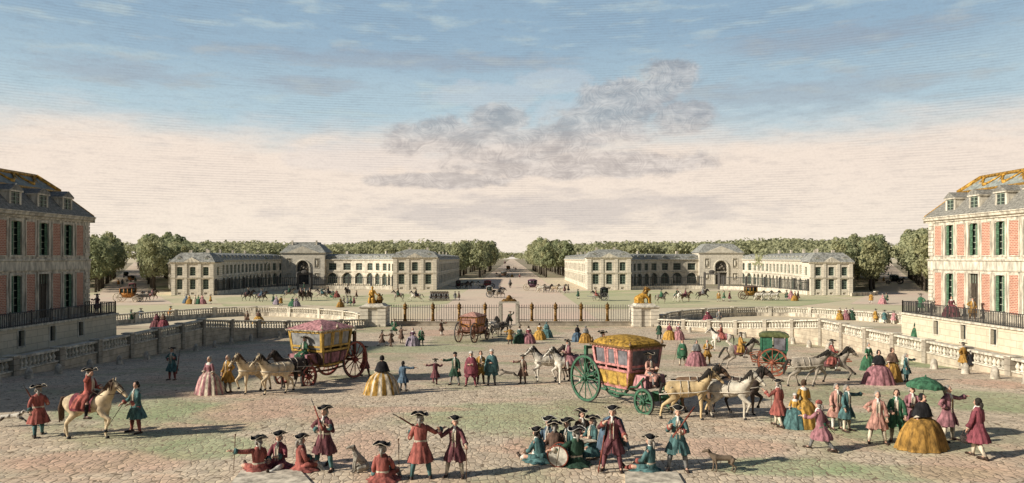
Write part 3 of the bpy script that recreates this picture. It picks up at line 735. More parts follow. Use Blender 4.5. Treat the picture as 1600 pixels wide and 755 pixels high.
# ================================================================== THE TWO STABLES
GB = -2.3
SG = M_('stable_glass', (.06, .07, .06), .4, .3, 1)
SF = M_('stable_frame', (.2, .27, .2), .7, .2, 2)
ARC_ST = M_('arcade_stone', (.64, .57, .45), .9, .2, .8, joint=(.6, .06), jcol=(.2, .16, .11))
def flat_window(Mf, o, parent, t, nz=3, fm=None):
    """a small framed window seen from far away: one frame mesh with its pane as a sub-part"""
    return window(Mf, o, parent, t, 2, nz, fm=fm or SF, gm=SG, bar=.09)
def stable(sgn):
    t = thing('royal_stable', 'long curved slate-roofed stable block beyond the seated-woman statue' if sgn < 0 else
              'long curved slate-roofed stable block beyond the crouching-animal statue', 'building', (0, 0, 0), 0, 'royal stables across the parade ground')
    def mp(p0, p1):
        """facade map seen from outside; mirrored for the other stable"""
        if sgn < 0: return line_map(p0, p1, GB)
        f0 = line_map(p0, p1, GB)
        f = lambda s, z, q=0: (-f0(s, z, q)[0], f0(s, z, q)[1], f0(s, z, q)[2]); f.L = f0.L; return f
    def mpp(pts):
        f0 = poly_map(pts, GB)
        if sgn < 0: return f0
        f = lambda s, z, q=0: (-f0(s, z, q)[0], f0(s, z, q)[1], f0(s, z, q)[2]); f.L = f0.L; return f
    def pavilion(c0, c1, depth, H, k):
        Mf = mp(c0, c1); W = Mf.L; u = W/11.0
        pav = MB(); ops = []
        cs = [W*.19, W*.5, W*.81]
        for c in cs:
            ops.append((c-.75*u, c+.75*u, .18*H, .49*H, .3)); ops.append((c-.75*u, c+.75*u, .6*H, .87*H, .3))
        small = [(c-.4*u, c+.4*u, .025*H, .085*H) for c in cs]
        wall_faces(pav, Mf, 0, W, -.3, H, ops+small, .4)
        pav.add([Mf(0, -.3), Mf(0, H), Mf(0, H, depth), Mf(0, -.3, depth)], [(0, 1, 2, 3)])
        Sf = lambda s, z, q=0: Mf(W-q, z, s)
        nc = max(1, int(depth/4.3)); so = []
        for i in range(nc):
            c = depth*(i+.5)/nc; so += [(c-.7, c+.7, .6*H, .87*H, .3), (c-.75, c+.75, .06*H, .48*H, 1.0 if depth < 7 else .3)]
        wall_faces(pav, Sf, 0, depth, -.3, H, so, .4)
        pav.add([Mf(0, -.3, depth), Mf(W, -.3, depth), Mf(W, H, depth), Mf(0, H, depth)], [(0, 1, 2, 3)])
        wl = pav.obj('pavilion', STONE_J, t)
        for o in ops:
            w = flat_window(Mf, o, wl, .4, 4)
        for o in so: flat_window(Sf, o, wl, .4, 4)
        pil = MB()
        for a, b in ((0, .09*W), (.3*W, .37*W), (.63*W, .70*W), (.91*W, W)): mbox(pil, Mf, a, b, .0, H-.05, -.16, 0)
        pil.obj('pilasters', STONE_J, wl)
        tr = MB(); cornice(tr, Mf, -.2, W+.2, .51*H, [(-.02, 0), (.2, 0), (.26, .25), (-.02, .25)], W); cornice(tr, Mf, -.35, W+.35, H-.35, CPROF, W)
        mbox(tr, Mf, -.1, W+.1, -.3, .13*H*.0+.02, -.12, .0)
        for q in small: mbox(tr, Mf, q[0], q[1], q[2], q[3], .3, .35)
        a, b = W*.3, W*.7
        f0, f1 = [Mf(a, H+.16, -.42), Mf(b, H+.16, -.42), Mf((a+b)/2, H+1.25, -.42)], [Mf(a, H+.16, .9), Mf(b, H+.16, .9), Mf((a+b)/2, H+1.25, .9)]
        tr.add(f0+f1, [(0, 1, 2), (5, 4, 3), (0, 2, 5, 3), (2, 1, 4, 5), (1, 0, 3, 4)])
        tr.obj('pediment_and_cornice', TRIM, wl)
        def ring(i, z): return [Mf(i-.4, z, i-.4), Mf(W-i+.4, z, i-.4), Mf(W-i+.4, z, depth-i+.4), Mf(i-.4, z, depth-i+.4)]
        r = MB(); r.loft([ring(0, H+.16), ring(1.1, H+1.5), ring(min(W, depth)*.33, H+2.3)], 0, (False, True)); rf = r.obj('roof', SLATE, wl)
        for c in (W*.17, W*.83): dormer(Mf, c, H+.2, .6, .75, wl, 0, out=-.35, back=1.2)
        for c in (W*.3, W*.72): ch = MB(); mbox(ch, Mf, c, c+.7, H+1.2, H+2.9, depth*.5, depth*.5+.5); ch.obj('chimney', STONE, wl)
    pavilion((-78.2, 169), (-68.7, 169.5), 6, 7.5, 0)
    pavilion((-31.9, 197.5), (-20.3, 198), 13, 8.6, 1)
    # receding outer flank of the avenue-side wing and of the far-side wing
    def wing(p0, p1, depth, H, n, arch, glas=True, seam='wing', roofh=1.9, hi=.9):
        Mf = mp(p0, p1) if len(p0) == 2 and not isinstance(p0[0], tuple) else mpp(p0)
        L = Mf.L; w = MB(); ops = []; pitch = L/n
        for i in range(n):
            c = pitch*(i+.5); hw = pitch*.27
            ops.append((c-hw, c+hw, .58*H, .86*H)); ops.append((c-hw*1.25, c+hw*1.25, .03*H, .47*H, 1.0) if arch else (c-hw, c+hw, .15*H, .45*H))
        wall_faces(w, Mf, 0, L, -.3, H, ops, .45, step=2.5)
        # back wall and ends
        k = max(2, int(L/3)); rr = [[Mf(L*i/k, -.3, depth), Mf(L*i/k, H, depth)] for i in range(k+1)]
        w.loft(rr, 0, (False, False), closed=False)
        for a in (0, L): w.add([Mf(a, -.3), Mf(a, H), Mf(a, H, depth), Mf(a, -.3, depth)], [(0, 1, 2, 3)])
        wl = w.obj(seam, ARC_ST, t)
        for o in ops: flat_window(Mf, o, wl, .45, 3, fm=SF)
        tr = MB(); cornice(tr, Mf, 0, L, .5*H, [(-.02, 0), (.14, 0), (.2, .22), (-.02, .22)]); cornice(tr, Mf, 0, L, H-.3, [(-.02, 0), (.15, 0), (.35, .3), (.35, .42), (-.02, .42)])
        if arch:
            for o in ops:
                if len(o) > 4:
                    c = (o[0]+o[1])/2; r0 = (o[1]-o[0])/2; zc = o[3]-r0
                    pts = [Mf(c-(r0+.12)*math.cos(math.pi*q/8), zc+(r0+.12)*math.sin(math.pi*q/8), -.05) for q in range(9)]
                    tr.tube(pts, .13, 4)
                    for sg in (-1, 1): mbox(tr, Mf, c+sg*(r0+.12)-.16, c+sg*(r0+.12)+.16, .0, zc, -.12, .0)
        tr.obj('cornice', TRIM, wl)
        k = max(2, int(L/2.5)); r = MB()
        r.loft([[Mf(L*i/k, H+.12, -.3), Mf(L*i/k, H+roofh*.75, .75), Mf(L*i/k, H+roofh, depth/2), Mf(L*i/k, H+roofh*.75, depth-.75), Mf(L*i/k, H+.12, depth+.3)] for i in range(k+1)], 0, (True, True), closed=False)
        r.obj('roof', SLATE, wl)
        for i in range(n):
            dormer(Mf, pitch*(i+.5), H+.16, pitch*.3, .62, wl, i % 2, out=-.25, back=.9)
        for i in range(1, n, 3): ch = MB(); mbox(ch, Mf, pitch*i, pitch*i+.7, H+roofh*.6, H+roofh+.9, depth*.45, depth*.45+.5); ch.obj('chimney', STONE, wl)
        return wl
    wing((-20.9, 211), (-20.9, 292), 10, 8.0, 17, False)
    wing((-99, 212), (-79.6, 174), 9, 6.9, 12, False)
    wing([(-69.3, 175.3), (-72.5, 196), (-75, 216), (-76, 232), (-74.6, 241)], None, 9, 8.0, 15, True) if sgn else None
    wing([(-61.2, 241), (-53, 240), (-45, 235), (-38.5, 226), (-34, 215), (-32, 206)], None, 9, 8.0, 10, True)
    # the great portal in the middle
    Mf = mp((-75, 239), (-61, 239.6)); W = Mf.L; H = 10.3
    w = MB(); op = (W/2-1.9, W/2+1.9, 0, 7.6, 1.0)
    niches = [(W*.13, W*.23, 1.5, 3.6), (W*.13, W*.23, 5.4, 8.4), (W*.77, W*.87, 1.5, 3.6), (W*.77, W*.87, 5.4, 8.4)]
    wall_faces(w, Mf, 0, W, -.3, H, [op]+niches, .6)
    for a in (0, W): w.add([Mf(a, -.3), Mf(a, H), Mf(a, H, 12), Mf(a, -.3, 12)], [(0, 1, 2, 3)])
    w.add([Mf(0, -.3, 12), Mf(W, -.3, 12), Mf(W, H, 12), Mf(0, H, 12)], [(0, 1, 2, 3)])
    wl = w.obj('portal', STONE_J, t)
    g = MB(); g.add([Mf(op[0], 0, .55), Mf(op[1], 0, .55), Mf(op[1], 7.6, .55), Mf(op[0], 7.6, .55)], [(0, 1, 2, 3)])
    for n_ in niches: g.add([Mf(n_[0], n_[2], .3), Mf(n_[1], n_[2], .3), Mf(n_[1], n_[3], .3), Mf(n_[0], n_[3], .3)], [(0, 1, 2, 3)], 1)
    g.obj('door', [M_('portal_dark', (.1, .09, .075), .8, .3, 1), TRIM], wl)
    s = MB(); g2 = MB()   # carved group over the arch and frames
    c = W/2
    for q in range(9):
        an = math.pi*q/8; s.add([], [])
    pts = [Mf(c-2.2*math.cos(math.pi*q/12), 5.7+2.2*math.sin(math.pi*q/12), -.1) for q in range(13)]
    s.tube(pts, .24, 6)
    for sg in (-1, 1): mbox(s, Mf, c+sg*2.2-.25, c+sg*2.2+.25, 0, 5.7, -.25, 0)
    for x, z, r_ in ((-1, 5.1, .5), (-.4, 5.8, .55), (.3, 5.3, .6), (1, 5.0, .45), (0, 6.5, .4), (-1.2, 4.3, .3), (1.2, 4.3, .3)): g2.ball(Mf(c+x, z, .45), r_*.8, 8, 6)
    mbox(s, Mf, c-1.89, c+1.89, 3.9, 4.1, -.05, .5)
    for n_ in niches:
        for (a, b, d, e) in ((n_[0]-.15, n_[0], n_[2], n_[3]), (n_[1], n_[1]+.15, n_[2], n_[3]), (n_[0]-.15, n_[1]+.15, n_[3], n_[3]+.15), (n_[0]-.15, n_[1]+.15, n_[2]-.15, n_[2])): mbox(s, Mf, a, b, d, e, -.08, .01)
        s.ball(Mf((n_[0]+n_[1])/2, (n_[2]+n_[3])/2, .15), (.3, .3, (n_[3]-n_[2])*.35), 6, 5)
    cornice(s, Mf, -.3, W+.3, H-.5, CPROF, W)
    f = [Mf(W*.12, H, -.4), Mf(W*.88, H, -.4), Mf(W/2, H+2.1, -.4), Mf(W*.12, H, .8), Mf(W*.88, H, .8), Mf(W/2, H+2.1, .8)]
    s.add(f, [(0, 1, 2), (5, 4, 3), (0, 2, 5, 3), (2, 1, 4, 5), (1, 0, 3, 4)])
    s.obj('carved_front', M_('portal_stone', (.6, .54, .43), .9, .15, 1), wl)
    g2.obj('carved_group', M_('shaded_stone', (.22, .19, .15), .9, .3, 2), wl, smooth=True)  # shade inside the arch is put into the group's dark colour
    def ring(i, z): return [Mf(i-.4, z, i-.4), Mf(W-i+.4, z, i-.4), Mf(W-i+.4, z, 12-i+.4), Mf(i-.4, z, 12-i+.4)]
    r = MB(); r.loft([ring(0, H+.02), ring(2.2, H+2.3), ring(2.9, H+2.9)], 0, (False, True)); r.loft([ring(3.3, H+2.9), ring(3.5, H+3.5 if sgn < 0 else H+3.0)], 0, (False, True)); r.obj('roof', SLATE, wl)
    if sgn < 0:
        for x in (.22, .78): s = MB(); mbox(s, Mf, W*x-.25, W*x+.25, H+1.2, H+4.0, 2, 2.5); s.obj('chimney', STONE, wl)
    return t
stable(-1); stable(1)
# railings closing each stable forecourt, with their gates
for sgn in (-1, 1):
    pts = [(-68.4, 170), (-67.3, 180), (-65, 190), (-61.5, 197), (-56, 201), (-49, 202.5), (-40, 201.5), (-32.2, 198.4)]
    pts = [(sgn*x*-1*-1 if sgn < 0 else -x, y) for x, y in pts]
    if sgn < 0: pts = [(-abs(x), y) for x, y in pts]
    Mf = poly_map(pts, GB); L = Mf.L
    t = thing('forecourt_fence', 'low walled iron fence of the stable forecourt nearest the seated-woman statue' if sgn < 0 else 'low walled iron fence of the stable forecourt behind the crouching-animal statue', 'fence', (0, 0, 0), 0, 'forecourt fences of the stables')
    ga = 0.0
    # where the gate stands: the point of the line straight before the portal
    gs_ = min([L*i/200 for i in range(201)], key=lambda s: abs(Mf(s, 0)[0]/Mf(s, 0)[1]*F-(sgn*(-324) if sgn < 0 else 313) * (1 if sgn > 0 else -1) * (1 if sgn > 0 else -1)) if sgn > 0 else abs(Mf(s, 0)[0]/Mf(s, 0)[1]*F+324))
    w = MB(); ir = MB()
    for a, b in ((0, gs_-1.9), (gs_+1.9, L)):
        k = max(2, int((b-a)/2)); w.loft([[Mf(a+(b-a)*i/k, 0, -.25), Mf(a+(b-a)*i/k, .95, -.25), Mf(a+(b-a)*i/k, .95, .25), Mf(a+(b-a)*i/k, 0, .25)] for i in range(k+1)])
        n = int((b-a)/.55)
        for i in range(n):
            s = a+(b-a)*(i+.5)/n; mbox(ir, Mf, s-.06, s+.06, .95, 3.5, -.06, .06)
        for z in (1.15, 3.2): ir.loft([[Mf(a+(b-a)*i/k, z, -.05), Mf(a+(b-a)*i/k, z+.12, -.05), Mf(a+(b-a)*i/k, z+.12, .05), Mf(a+(b-a)*i/k, z, .05)] for i in range(k+1)])
    w.obj('low_wall', TRIM, t); ir.obj('bars', IRON, t)
    n = 9
    for i in range(n+1):
        s = L*i/n
        if abs(s-gs_) < 2.5: continue
        p = MB(); mbox(p, Mf, max(.0, s-.18), min(L, s+.18), .95, 3.75, -.18, .18); p.obj('post', IRON, t)
    for sd_ in (-1.9, 1.9):
        p = MB(); mbox(p, Mf, gs_+sd_-.3, gs_+sd_+.3, 0, 4.0, -.3, .3); p.ball(Mf(gs_+sd_, 4.4, 0), .35, 8, 5); p.obj('gate_post', M_('dark_stone', (.1, .09, .08), .9, .2), t)
    p = MB(); mbox(p, Mf, gs_-2.2, gs_+2.2, 4.0, 4.35, -.2, .2); p.ball(Mf(gs_, 4.75, 0), (.9, .3, .55), 8, 5); p.obj('gate_lintel', M_('dark_stone', (0, 0, 0)), t)
# low wall beyond the outer pavilion
m = MB(); v = at(1331, 463, -2.3); w_ = at(1372, 461.5, -2.3); Mf = line_map((v.x, v.y), (w_.x, w_.y), GB); mbox(m, Mf, 0, Mf.L, 0, .75, 0, .4); mbox(m, Mf, Mf.L-1, Mf.L+.1, .751, .95, -.1, .5)
tag(m.obj('low_wall', STONE), 'low pale wall running from the outer pavilion to the avenue trees', 'wall')
# ================================================================== TREES
LEAF = []
def leaf_mat(name, a, b, c3):
    m, T, b_ = base_mat(name, .95)
    oc = T.new('ShaderNodeTexCoord').outputs['Object']
    c = T.mix(T.ramp(T.noise(oc, .55, 4, .7), .36, .62), a, b)
    c = T.mix(T.ramp(T.noise(oc, 3.0, 3, .7), .55, .75), c, c3)
    T.put(b_.inputs['Base Color'], c)
    tr = T.new('ShaderNodeBsdfTranslucent'); T.put(tr.inputs[0], c); ms = T.new('ShaderNodeMixShader'); ms.inputs[0].default_value = .45
    T.l.new(b_.outputs[0], ms.inputs[1]); T.l.new(tr.outputs[0], ms.inputs[2]); T.l.new(ms.outputs[0], T.n['Material Output'].inputs[0]); return m
LM = [leaf_mat('leaves_olive', (.27, .27, .14), (.48, .46, .25), (.64, .6, .36)), leaf_mat('leaves_grey_green', (.28, .29, .16), (.47, .47, .27), (.62, .6, .38)), leaf_mat('leaves_deep', (.19, .22, .12), (.38, .4, .22), (.52, .52, .31))]
FARLEAF = leaf_mat('far_woodland', (.3, .31, .17), (.47, .46, .27), (.56, .53, .34))
BARK = M_('bark', (.1, .08, .06), .95, .3, 4, streak=(4, 4, .6))
def crown_mesh(seed, rx=4.2, h=8.5, n=1500, leaf=.34, name='crown', clumps=22):
    rd = random.Random(seed); mb = MB(); cl = []
    for i in range(clumps):
        a = rd.random()*6.283; u = rd.random(); q = math.sqrt(rd.random())*.74
        zz = -h*.42+h*.86*u; prof = math.sin(math.pi*(.22+.7*u))**.6
        cl.append((math.cos(a)*q*rx*prof*rd.uniform(.85, 1.2), math.sin(a)*q*rx*prof*rd.uniform(.85, 1.2), zz+(.9*rd.random() if i % 5 == 0 else 0), rx*(.18+.27*rd.random())))
    for i in range(n):
        cx, cy, cz, r = cl[i % clumps]
        d = Vector((rd.gauss(0, 1), rd.gauss(0, 1), rd.gauss(0, 1))).normalized()
        if d.z < -.3 and rd.random() < .5: d.z = -d.z
        p = Vector((cx, cy, cz))+d*r*(.72+.33*rd.random())
        nrm = (d+Vector((rd.gauss(0, .35), rd.gauss(0, .35), rd.gauss(0, .35)))).normalized()
        a = nrm.orthogonal().normalized(); b = nrm.cross(a); s = leaf*(.6+.8*rd.random()); ang = rd.random()*3.14
        a, b = a*math.cos(ang)+b*math.sin(ang), b*math.cos(ang)-a*math.sin(ang)
        mb.add([p-a*s, p-b*s*.75, p+a*s, p+b*s*.75], [(0, 1, 2, 3)])
    me = mb.mesh(name, [LM[0]], False); return me
def trunk_mesh(seed, h=6.5):
    rd = random.Random(seed); mb = MB()
    mb.tube([(0, 0, -.2), (.05, 0, h*.3), (-.04, .05, h*.65), (0, 0, h)], [.36, .27, .22, .14], 8)
    for i in range(5):
        a = rd.random()*6.28; z = h*(.55+.1*i); mb.tube([(0, 0, z), (math.cos(a)*1.0, math.sin(a)*1.0, z+.9), (math.cos(a)*2.1, math.sin(a)*2.1, z+1.6)], [.13, .09, .04], 5)
    return mb.mesh('trunk', [BARK])
CR = [crown_mesh(i) for i in range(6)]; TR = [trunk_mesh(i) for i in range(3)]
rt = random.Random(11)
def tree(x, y, s, label, group, mi, cz=7.4):
    t = thing('avenue_tree', label, 'tree', (x, y, -2.32), rt.random()*6.28, group); t.scale = (s*.84, s*.84, s*(.97+.12*rt.random()))
    link('trunk', rt.choice(TR), t)
    c = link('crown', rt.choice(CR), t, mats=[LM[mi]]); c.location = (0, 0, cz)
def rows(fn, n, name, s0, s1, which):
    for r_i, off in enumerate(which):
        for i in range(n):
            x, y = fn(i, off); s = s0+(s1-s0)*i/n
            mi = rt.choice([0, 1, 1, 2] if name[1] else [1, 2, 2, 0])
            tree(x+rt.uniform(-.7, .7), y+rt.uniform(-1, 1), s*rt.uniform(.94, 1.08), f'{ordn(i)} tree, {["front", "back"][r_i]} row, {name[0]}', 'avenue trees')
tree_ = tree
def tree(x, y, s, label, group, mi=None): tree_(x, y, s, label, group, rt.choice([0, 1, 2]) if mi is None else mi, 7.3)
for sg, nm in ((-1, 'on the left side of the central avenue'), (1, 'on the right side of the central avenue')):
    rows(lambda i, off: (sg*off, 322+i*(9 if i < 10 else 11)), 20, (nm, 1), 1.22, 1.5, (14.8, 24.5))
for sg, nm in ((-1, 'avenue beyond the shaded wing'), (1, 'avenue beyond the sunlit wing')):
    ux, uy = sg*math.sin(SA), math.cos(SA); nx_, ny_ = uy, -ux
    for side, sn in ((1, 'stable side'), (-1, 'outer side')):
        o_ = -sg*side   # off sign: towards the centre
        k = 1.12 if (sg > 0 and side < 0) else 1.0
        rows(lambda i, off: (sg*98.3+ux*(i*7.2)+nx_*o_*off, 187+uy*(i*7.2)+ny_*o_*off), 22, (f'{sn} of the {nm}', 1), 1.02*k, 1.42*k, (6.6, 13.5))
# woods beyond
def woods(label, spots, seedbase):
    mb = MB(); rd = random.Random(seedbase)
    for x, y, s in spots:
        n = 130
        for c in range(5):
            cx, cy, cz, r = rd.uniform(-3, 3)*s, rd.uniform(-2, 2)*s, rd.uniform(5, 12)*s, rd.uniform(2, 3.4)*s
            for i in range(n//5):
                d = Vector((rd.gauss(0, 1), rd.gauss(0, 1), abs(rd.gauss(0, 1))*.9-.2)).normalized()
                p = Vector((x+cx, y+cy, -2.3+cz))+d*r; nrm = (d+Vector((rd.gauss(0, .4), rd.gauss(0, .4), rd.gauss(0, .4)))).normalized()
                a = nrm.orthogonal().normalized(); b = nrm.cross(a); q = .75*s*rd.uniform(.6, 1.2)
                mb.add([p-a*q, p-b*q*.7, p+a*q, p+b*q*.7], [(0, 1, 2, 3)])
    o = mb.obj('woodland', FARLEAF); o['kind'] = 'stuff'; o['label'] = label; return o
for sg, nm in ((-1, 'far woodland rising behind the stable beyond the seated-woman statue'), (1, 'far woodland rising behind the stable beyond the crouching-animal statue')):
    rd = random.Random(5+sg); spots = []
    for i in range(900):
        y = 300+480*rd.random()**1.4; x0 = 33+(y-300)*.05; x1 = 98.3+(y-187)*math.tan(SA)-18
        x = x0+(x1-x0)*rd.random(); py_top = 375.5+2.5*math.sin(x/y*9+sg)+1.5*math.sin(x/y*31); z = CZ+(HY-py_top)*y/F; s = (z+2.3)/14.6
        spots.append((sg*x, y, s*rd.uniform(.9, 1.0)))
    for i in range(190):
        y = 205+300*rd.random(); x = 98.3+(y-187)*math.tan(SA)+17+30*rd.random(); z = CZ+(HY-(374 if sg < 0 else 360+8*rd.random()))*y/F; spots.append((sg*x, y, (z+2.3)/14.6*rd.uniform(.85, 1)))
    for i in range(90):
        y = 224+90*rd.random(); x = 98.3+(y-187)*math.tan(SA)-16-26*rd.random(); z = CZ+(HY-377)*y/F; spots.append((sg*x, y, (z+2.3)/14.6*rd.uniform(.85, 1)))
    woods(nm, spots, 40+sg)
def far_avenue():
    rd = random.Random(77); spots = []
    for i in range(330):
        y = 540+3200*(i/330)**1.8; spots.append(((-1)**i*rd.uniform(16.5, 34+y*.012), y, 1.35*rd.uniform(.9, 1.1)))
    for i in range(26): spots.append((rd.uniform(-40, 40), 3900+i, 2.6))
    for sg in (-1, 1):
        for i in range(90):
            a = 140+500*rd.random(); o = rd.choice([-1, 1])*rd.uniform(7.5, 26)
            if i > 76: a = 640+10*rd.random(); o = rd.uniform(-14, 14)
            yy = 187+math.cos(SA)*a-sg*math.sin(SA)*o; spots.append((sg*98.3+sg*math.sin(SA)*a+math.cos(SA)*o, yy, (8.6+24*yy/F)/14.6*rd.uniform(.92, 1.04)))
    woods('massed trees where the three avenues run into the distance', spots, 99)
far_avenue()
# ================================================================== PEOPLE
def V(*a): return Vector(a)
def nz(v, l=1): return Vector(v).normalized()*l
A0 = ((.3, .08, -1), (.08, .45, -1))                      # hanging arm, slightly bent
ARM = dict(hang=A0, point=((.75, .35, -.15), (.9, .4, .15)), fwd=((.25, .8, -.6), (.0, 1, .12)), hip=((.9, -.15, -.75), (-.75, .25, -.45)),
           musk=((.35, .1, -.9), (-.25, .75, .75)), cane=((.45, .3, -.95), (.35, .7, -.45)), face=((.55, .5, -.5), (-.75, .45, .75)),
           fold=((.3, .3, -.95), (-.75, .7, .1)), lap=((.25, .45, -.9), (-.35, .8, -.3)), up=((.55, .35, .25), (.2, .25, 1)),
           rein=((.2, .25, -.95), (-.25, .95, .1)), out=((.9, .1, -.5), (.8, .3, -.1)), back=((.35, -.5, -.9), (-.1, -.5, -.85)), brace=((.7, .2, -.5), (.6, .3, .2)))
def legs_walk(a=.38): return (((.04, a, -1), (.02, a*.5, -1)), ((-.04, -a*.55, -1), (-.02, -a*1.5, -1)))
LEG = dict(stand=(((.10, .04, -1), (.06, -.02, -1)), ((-.10, .0, -1), (-.08, -.05, -1))), wide=(((.24, .05, -1), (.16, -.05, -1)), ((-.2, .1, -1), (-.14, -.05, -1))),
           walk=legs_walk(), stride=legs_walk(.7), hop=(((.05, .1, -1), (0, -.1, -1)), ((-.1, .35, -1), (-.1, -.75, -.8))),
           sit=(((.35, .95, .25), (.15, .55, -.85)), ((-.45, .9, .05), (.5, .75, -.3))), kneel=(((.15, .9, .3), (.05, .1, -1)), ((-.1, .2, -.9), (-.05, -1, -.1))),
           bench=(((.22, .95, -.12), (.05, .25, -1)), ((-.2, .95, -.15), (-.05, .15, -1))), ride=(((.72, .55, -.75), (-.05, -.12, -1)), ((-.72, .55, -.75), (.05, -.12, -1))))
UA, FA, TH, SH = .28, .25, .42, .42
def pose(arms=('hang', 'hang'), legs='stand', lean=0.0, turn=0.0, nod=0.0):
    L = LEG[legs]; P = dict(arms=arms, legs=legs)
    low = []; hipz = 0
    for sx, (a, b) in zip((1, -1), L):
        k = nz(a, TH)+nz(b, SH); low.append(-k.z)
    if legs in ('stand', 'wide', 'walk', 'stride', 'hop'): hipz = max(low)+.07
    elif legs == 'sit': hipz = .14
    elif legs == 'kneel': hipz = max(.42+.02, low[0]+.07)
    else: hipz = 0.0
    hip = V(0, 0, hipz); u = V(0, math.sin(lean), math.cos(lean)); P['u'] = u; P['hip'] = hip
    P['sh'] = hip+u*.47; P['neck'] = hip+u*.54
    hd = (u*.45+V(0, math.sin(nod)*.5, .55)).normalized(); P['head'] = P['neck']+hd*.145+V(0, .015, 0); P['turn'] = turn; P['nod'] = nod
    P['arm'] = []
    for sx, nm in zip((1, -1), arms):
        a, b = ARM[nm] if isinstance(nm, str) else nm
        s = P['sh']+V(sx*.165, 0, -.03); e = s+nz((a[0]*sx, a[1], a[2]), UA); w = e+nz((b[0]*sx, b[1], b[2]), FA); P['arm'].append((s, e, w))
    P['leg'] = []
    for sx, (a, b) in zip((1, -1), L):
        h = hip+V(sx*.09, 0, -.02); k = h+nz(a, TH); an = k+nz(b, SH)
        sh = (an-k).normalized(); tz = V(0, .2, -.03) if abs(sh.z) > .55 else V(0, .1, .12)
        if legs == 'kneel' and sx < 0: tz = V(0, -.12, -.03)
        P['leg'].append((h, k, an, an+tz+V(sx*.03, 0, 0)))
    return P
def hand_mesh(mb, w, e, sx):
    d = (w-e).normalized(); side = d.cross(V(0, 0, 1)); side = V(1, 0, 0) if side.length < .1 else side.normalized(); nrm = side.cross(d).normalized()
    pc = w+d*.045
    for i, (o, l) in enumerate(((-.03, .06), (-.01, .075), (.01, .072), (.03, .055))):
        b = pc+side*o+d*.025; mb.tube([b, b+d*l*.5-nrm*.006, b+d*l*.85-nrm*.03], [.011, .01, .007], 5)
    b = pc+side*(-.035*sx); mb.tube([b, b-side*sx*.025+d*.03, b-side*sx*.02+d*.055-nrm*.015], [.013, .011, .008], 5)
_pm = {}
def man_meshes(key, P, woman=False, skirt='coat'):
    k = (key, woman, skirt)
    if k in _pm: return _pm[k]
    u = P['u']; out = {}; xh = V(1, 0, 0); yv = xh.cross(u)*-1; yv = V(0, u.z, -u.y)
    H = P['head']; ct_, st_ = math.cos(P['turn']), math.sin(P['turn'])
    def hp(x, y, z):
        y, z = y*math.cos(P['nod'])+z*math.sin(P['nod']), z*math.cos(P['nod'])-y*math.sin(P['nod'])
        return H+V(x*ct_-y*st_, x*st_+y*ct_, z)
    # --- body
    b = MB(); sh = P['sh']; hip = P['hip']
    k_ = .8 if woman else .92; b.capsule(hip+u*.04, hip+u*.2, .12*k_, .095*k_); b.capsule(hip+u*.2, sh-u*.1, .095*k_, .105*k_)
    b.capsule(sh+V(-.1, 0, -.05), sh+V(.1, 0, -.05), .065 if woman else .07, .065 if woman else .07); b.capsule(sh, P['neck']+u*.04, .065, .052); b.capsule(P['neck'], H, .052, .055)
    b.ball(hp(0, -.012, .02), (.077, .092, .1), 12, 8); b.ball(hp(0, .022, -.045), (.056, .062, .068), 10, 8)
    b.capsule(hp(0, .082, .01), hp(0, .108, -.025), .011, .018, 8); b.capsule(hp(-.025, .075, .025), hp(.025, .075, .025), .015, .015, 8)
    b.ball(hp(0, .078, -.06), (.022, .014, .009)); b.ball(hp(0, .065, -.09), (.026, .024, .02))
    for sx in (-1, 1): b.ball(hp(sx*.078, -.005, -.01), (.015, .024, .034))
    for sx, (s, e, w) in zip((1, -1), P['arm']):
        b.capsule(s, e, .052, .042); b.capsule(e, w, .042, .03); d = (w-e).normalized(); b.capsule(w, w+d*.055, .028, .034)
    for (h, kn, an, to) in P['leg']:
        b.capsule(h, kn, .09, .06); b.capsule(kn, kn.lerp(an, .35), .058, .06); b.capsule(kn.lerp(an, .35), an, .06, .04); b.capsule(an, to, .042, .034)
    me = voxel(b, .017, 1)
    m2 = MB(); m2.join(me)
    for sx, (s, e, w) in zip((1, -1), P['arm']): hand_mesh(m2, w, e, sx)
    bpy.data.meshes.remove(me); out['body'] = m2.mesh('body', [SKIN])
    # --- face
    f = MB()
    for sx in (-1, 1):
        f.ball(hp(sx*.03, .083, .008), (.012, .008, .008), 6, 4); f.ball(hp(sx*.03, .082, .03), (.02, .008, .005), 6, 4)
    out['eyes'] = f.mesh('eyes', [DARK])
    f = MB(); f.ball(hp(0, .09, -.06), (.02, .008, .006), 6, 4); out['mouth'] = f.mesh('mouth', [M_('lip', (.4, .1, .08))])
    # --- trunk of the clothes
    def ring(c, rx, ry, n=20, off=0.0, uu=None):
        y_ = yv if uu is None else V(0, uu.z, -uu.y)
        return [c+xh*math.cos(t)*rx+y_*(math.sin(t)*ry+off) for t in [2*math.pi*i/n for i in range(n)]]
    c = MB(); N = 20
    if not woman:
        rr = [ring(hip-u*.04, .175, .145), ring(hip+u*.12, .158, .128), ring(hip+u*.26, .172, .135), ring(hip+u*.38, .19, .132), ring(hip+u*.46, .185, .105), ring(hip+u*.51, .12, .08), ring(hip+u*.56, .068, .062)]
    else:
        rr = [ring(hip-u*.02, .17, .14), ring(hip+u*.1, .115, .1), ring(hip+u*.24, .14, .12), ring(hip+u*.35, .155, .135, off=.015), ring(hip+u*.44, .155, .1), ring(hip+u*.49, .11, .075), ring(hip+u*.52, .07, .06)]
    nn = len(rr)
    c.loft(rr, 0, (True, True))
    # waistcoat front
    for fi in range(len(c.f)):
        if len(c.f[fi]) == 4:
            idx = c.f[fi][0] % N
            if idx in (4, 5) : c.m[fi] = 2
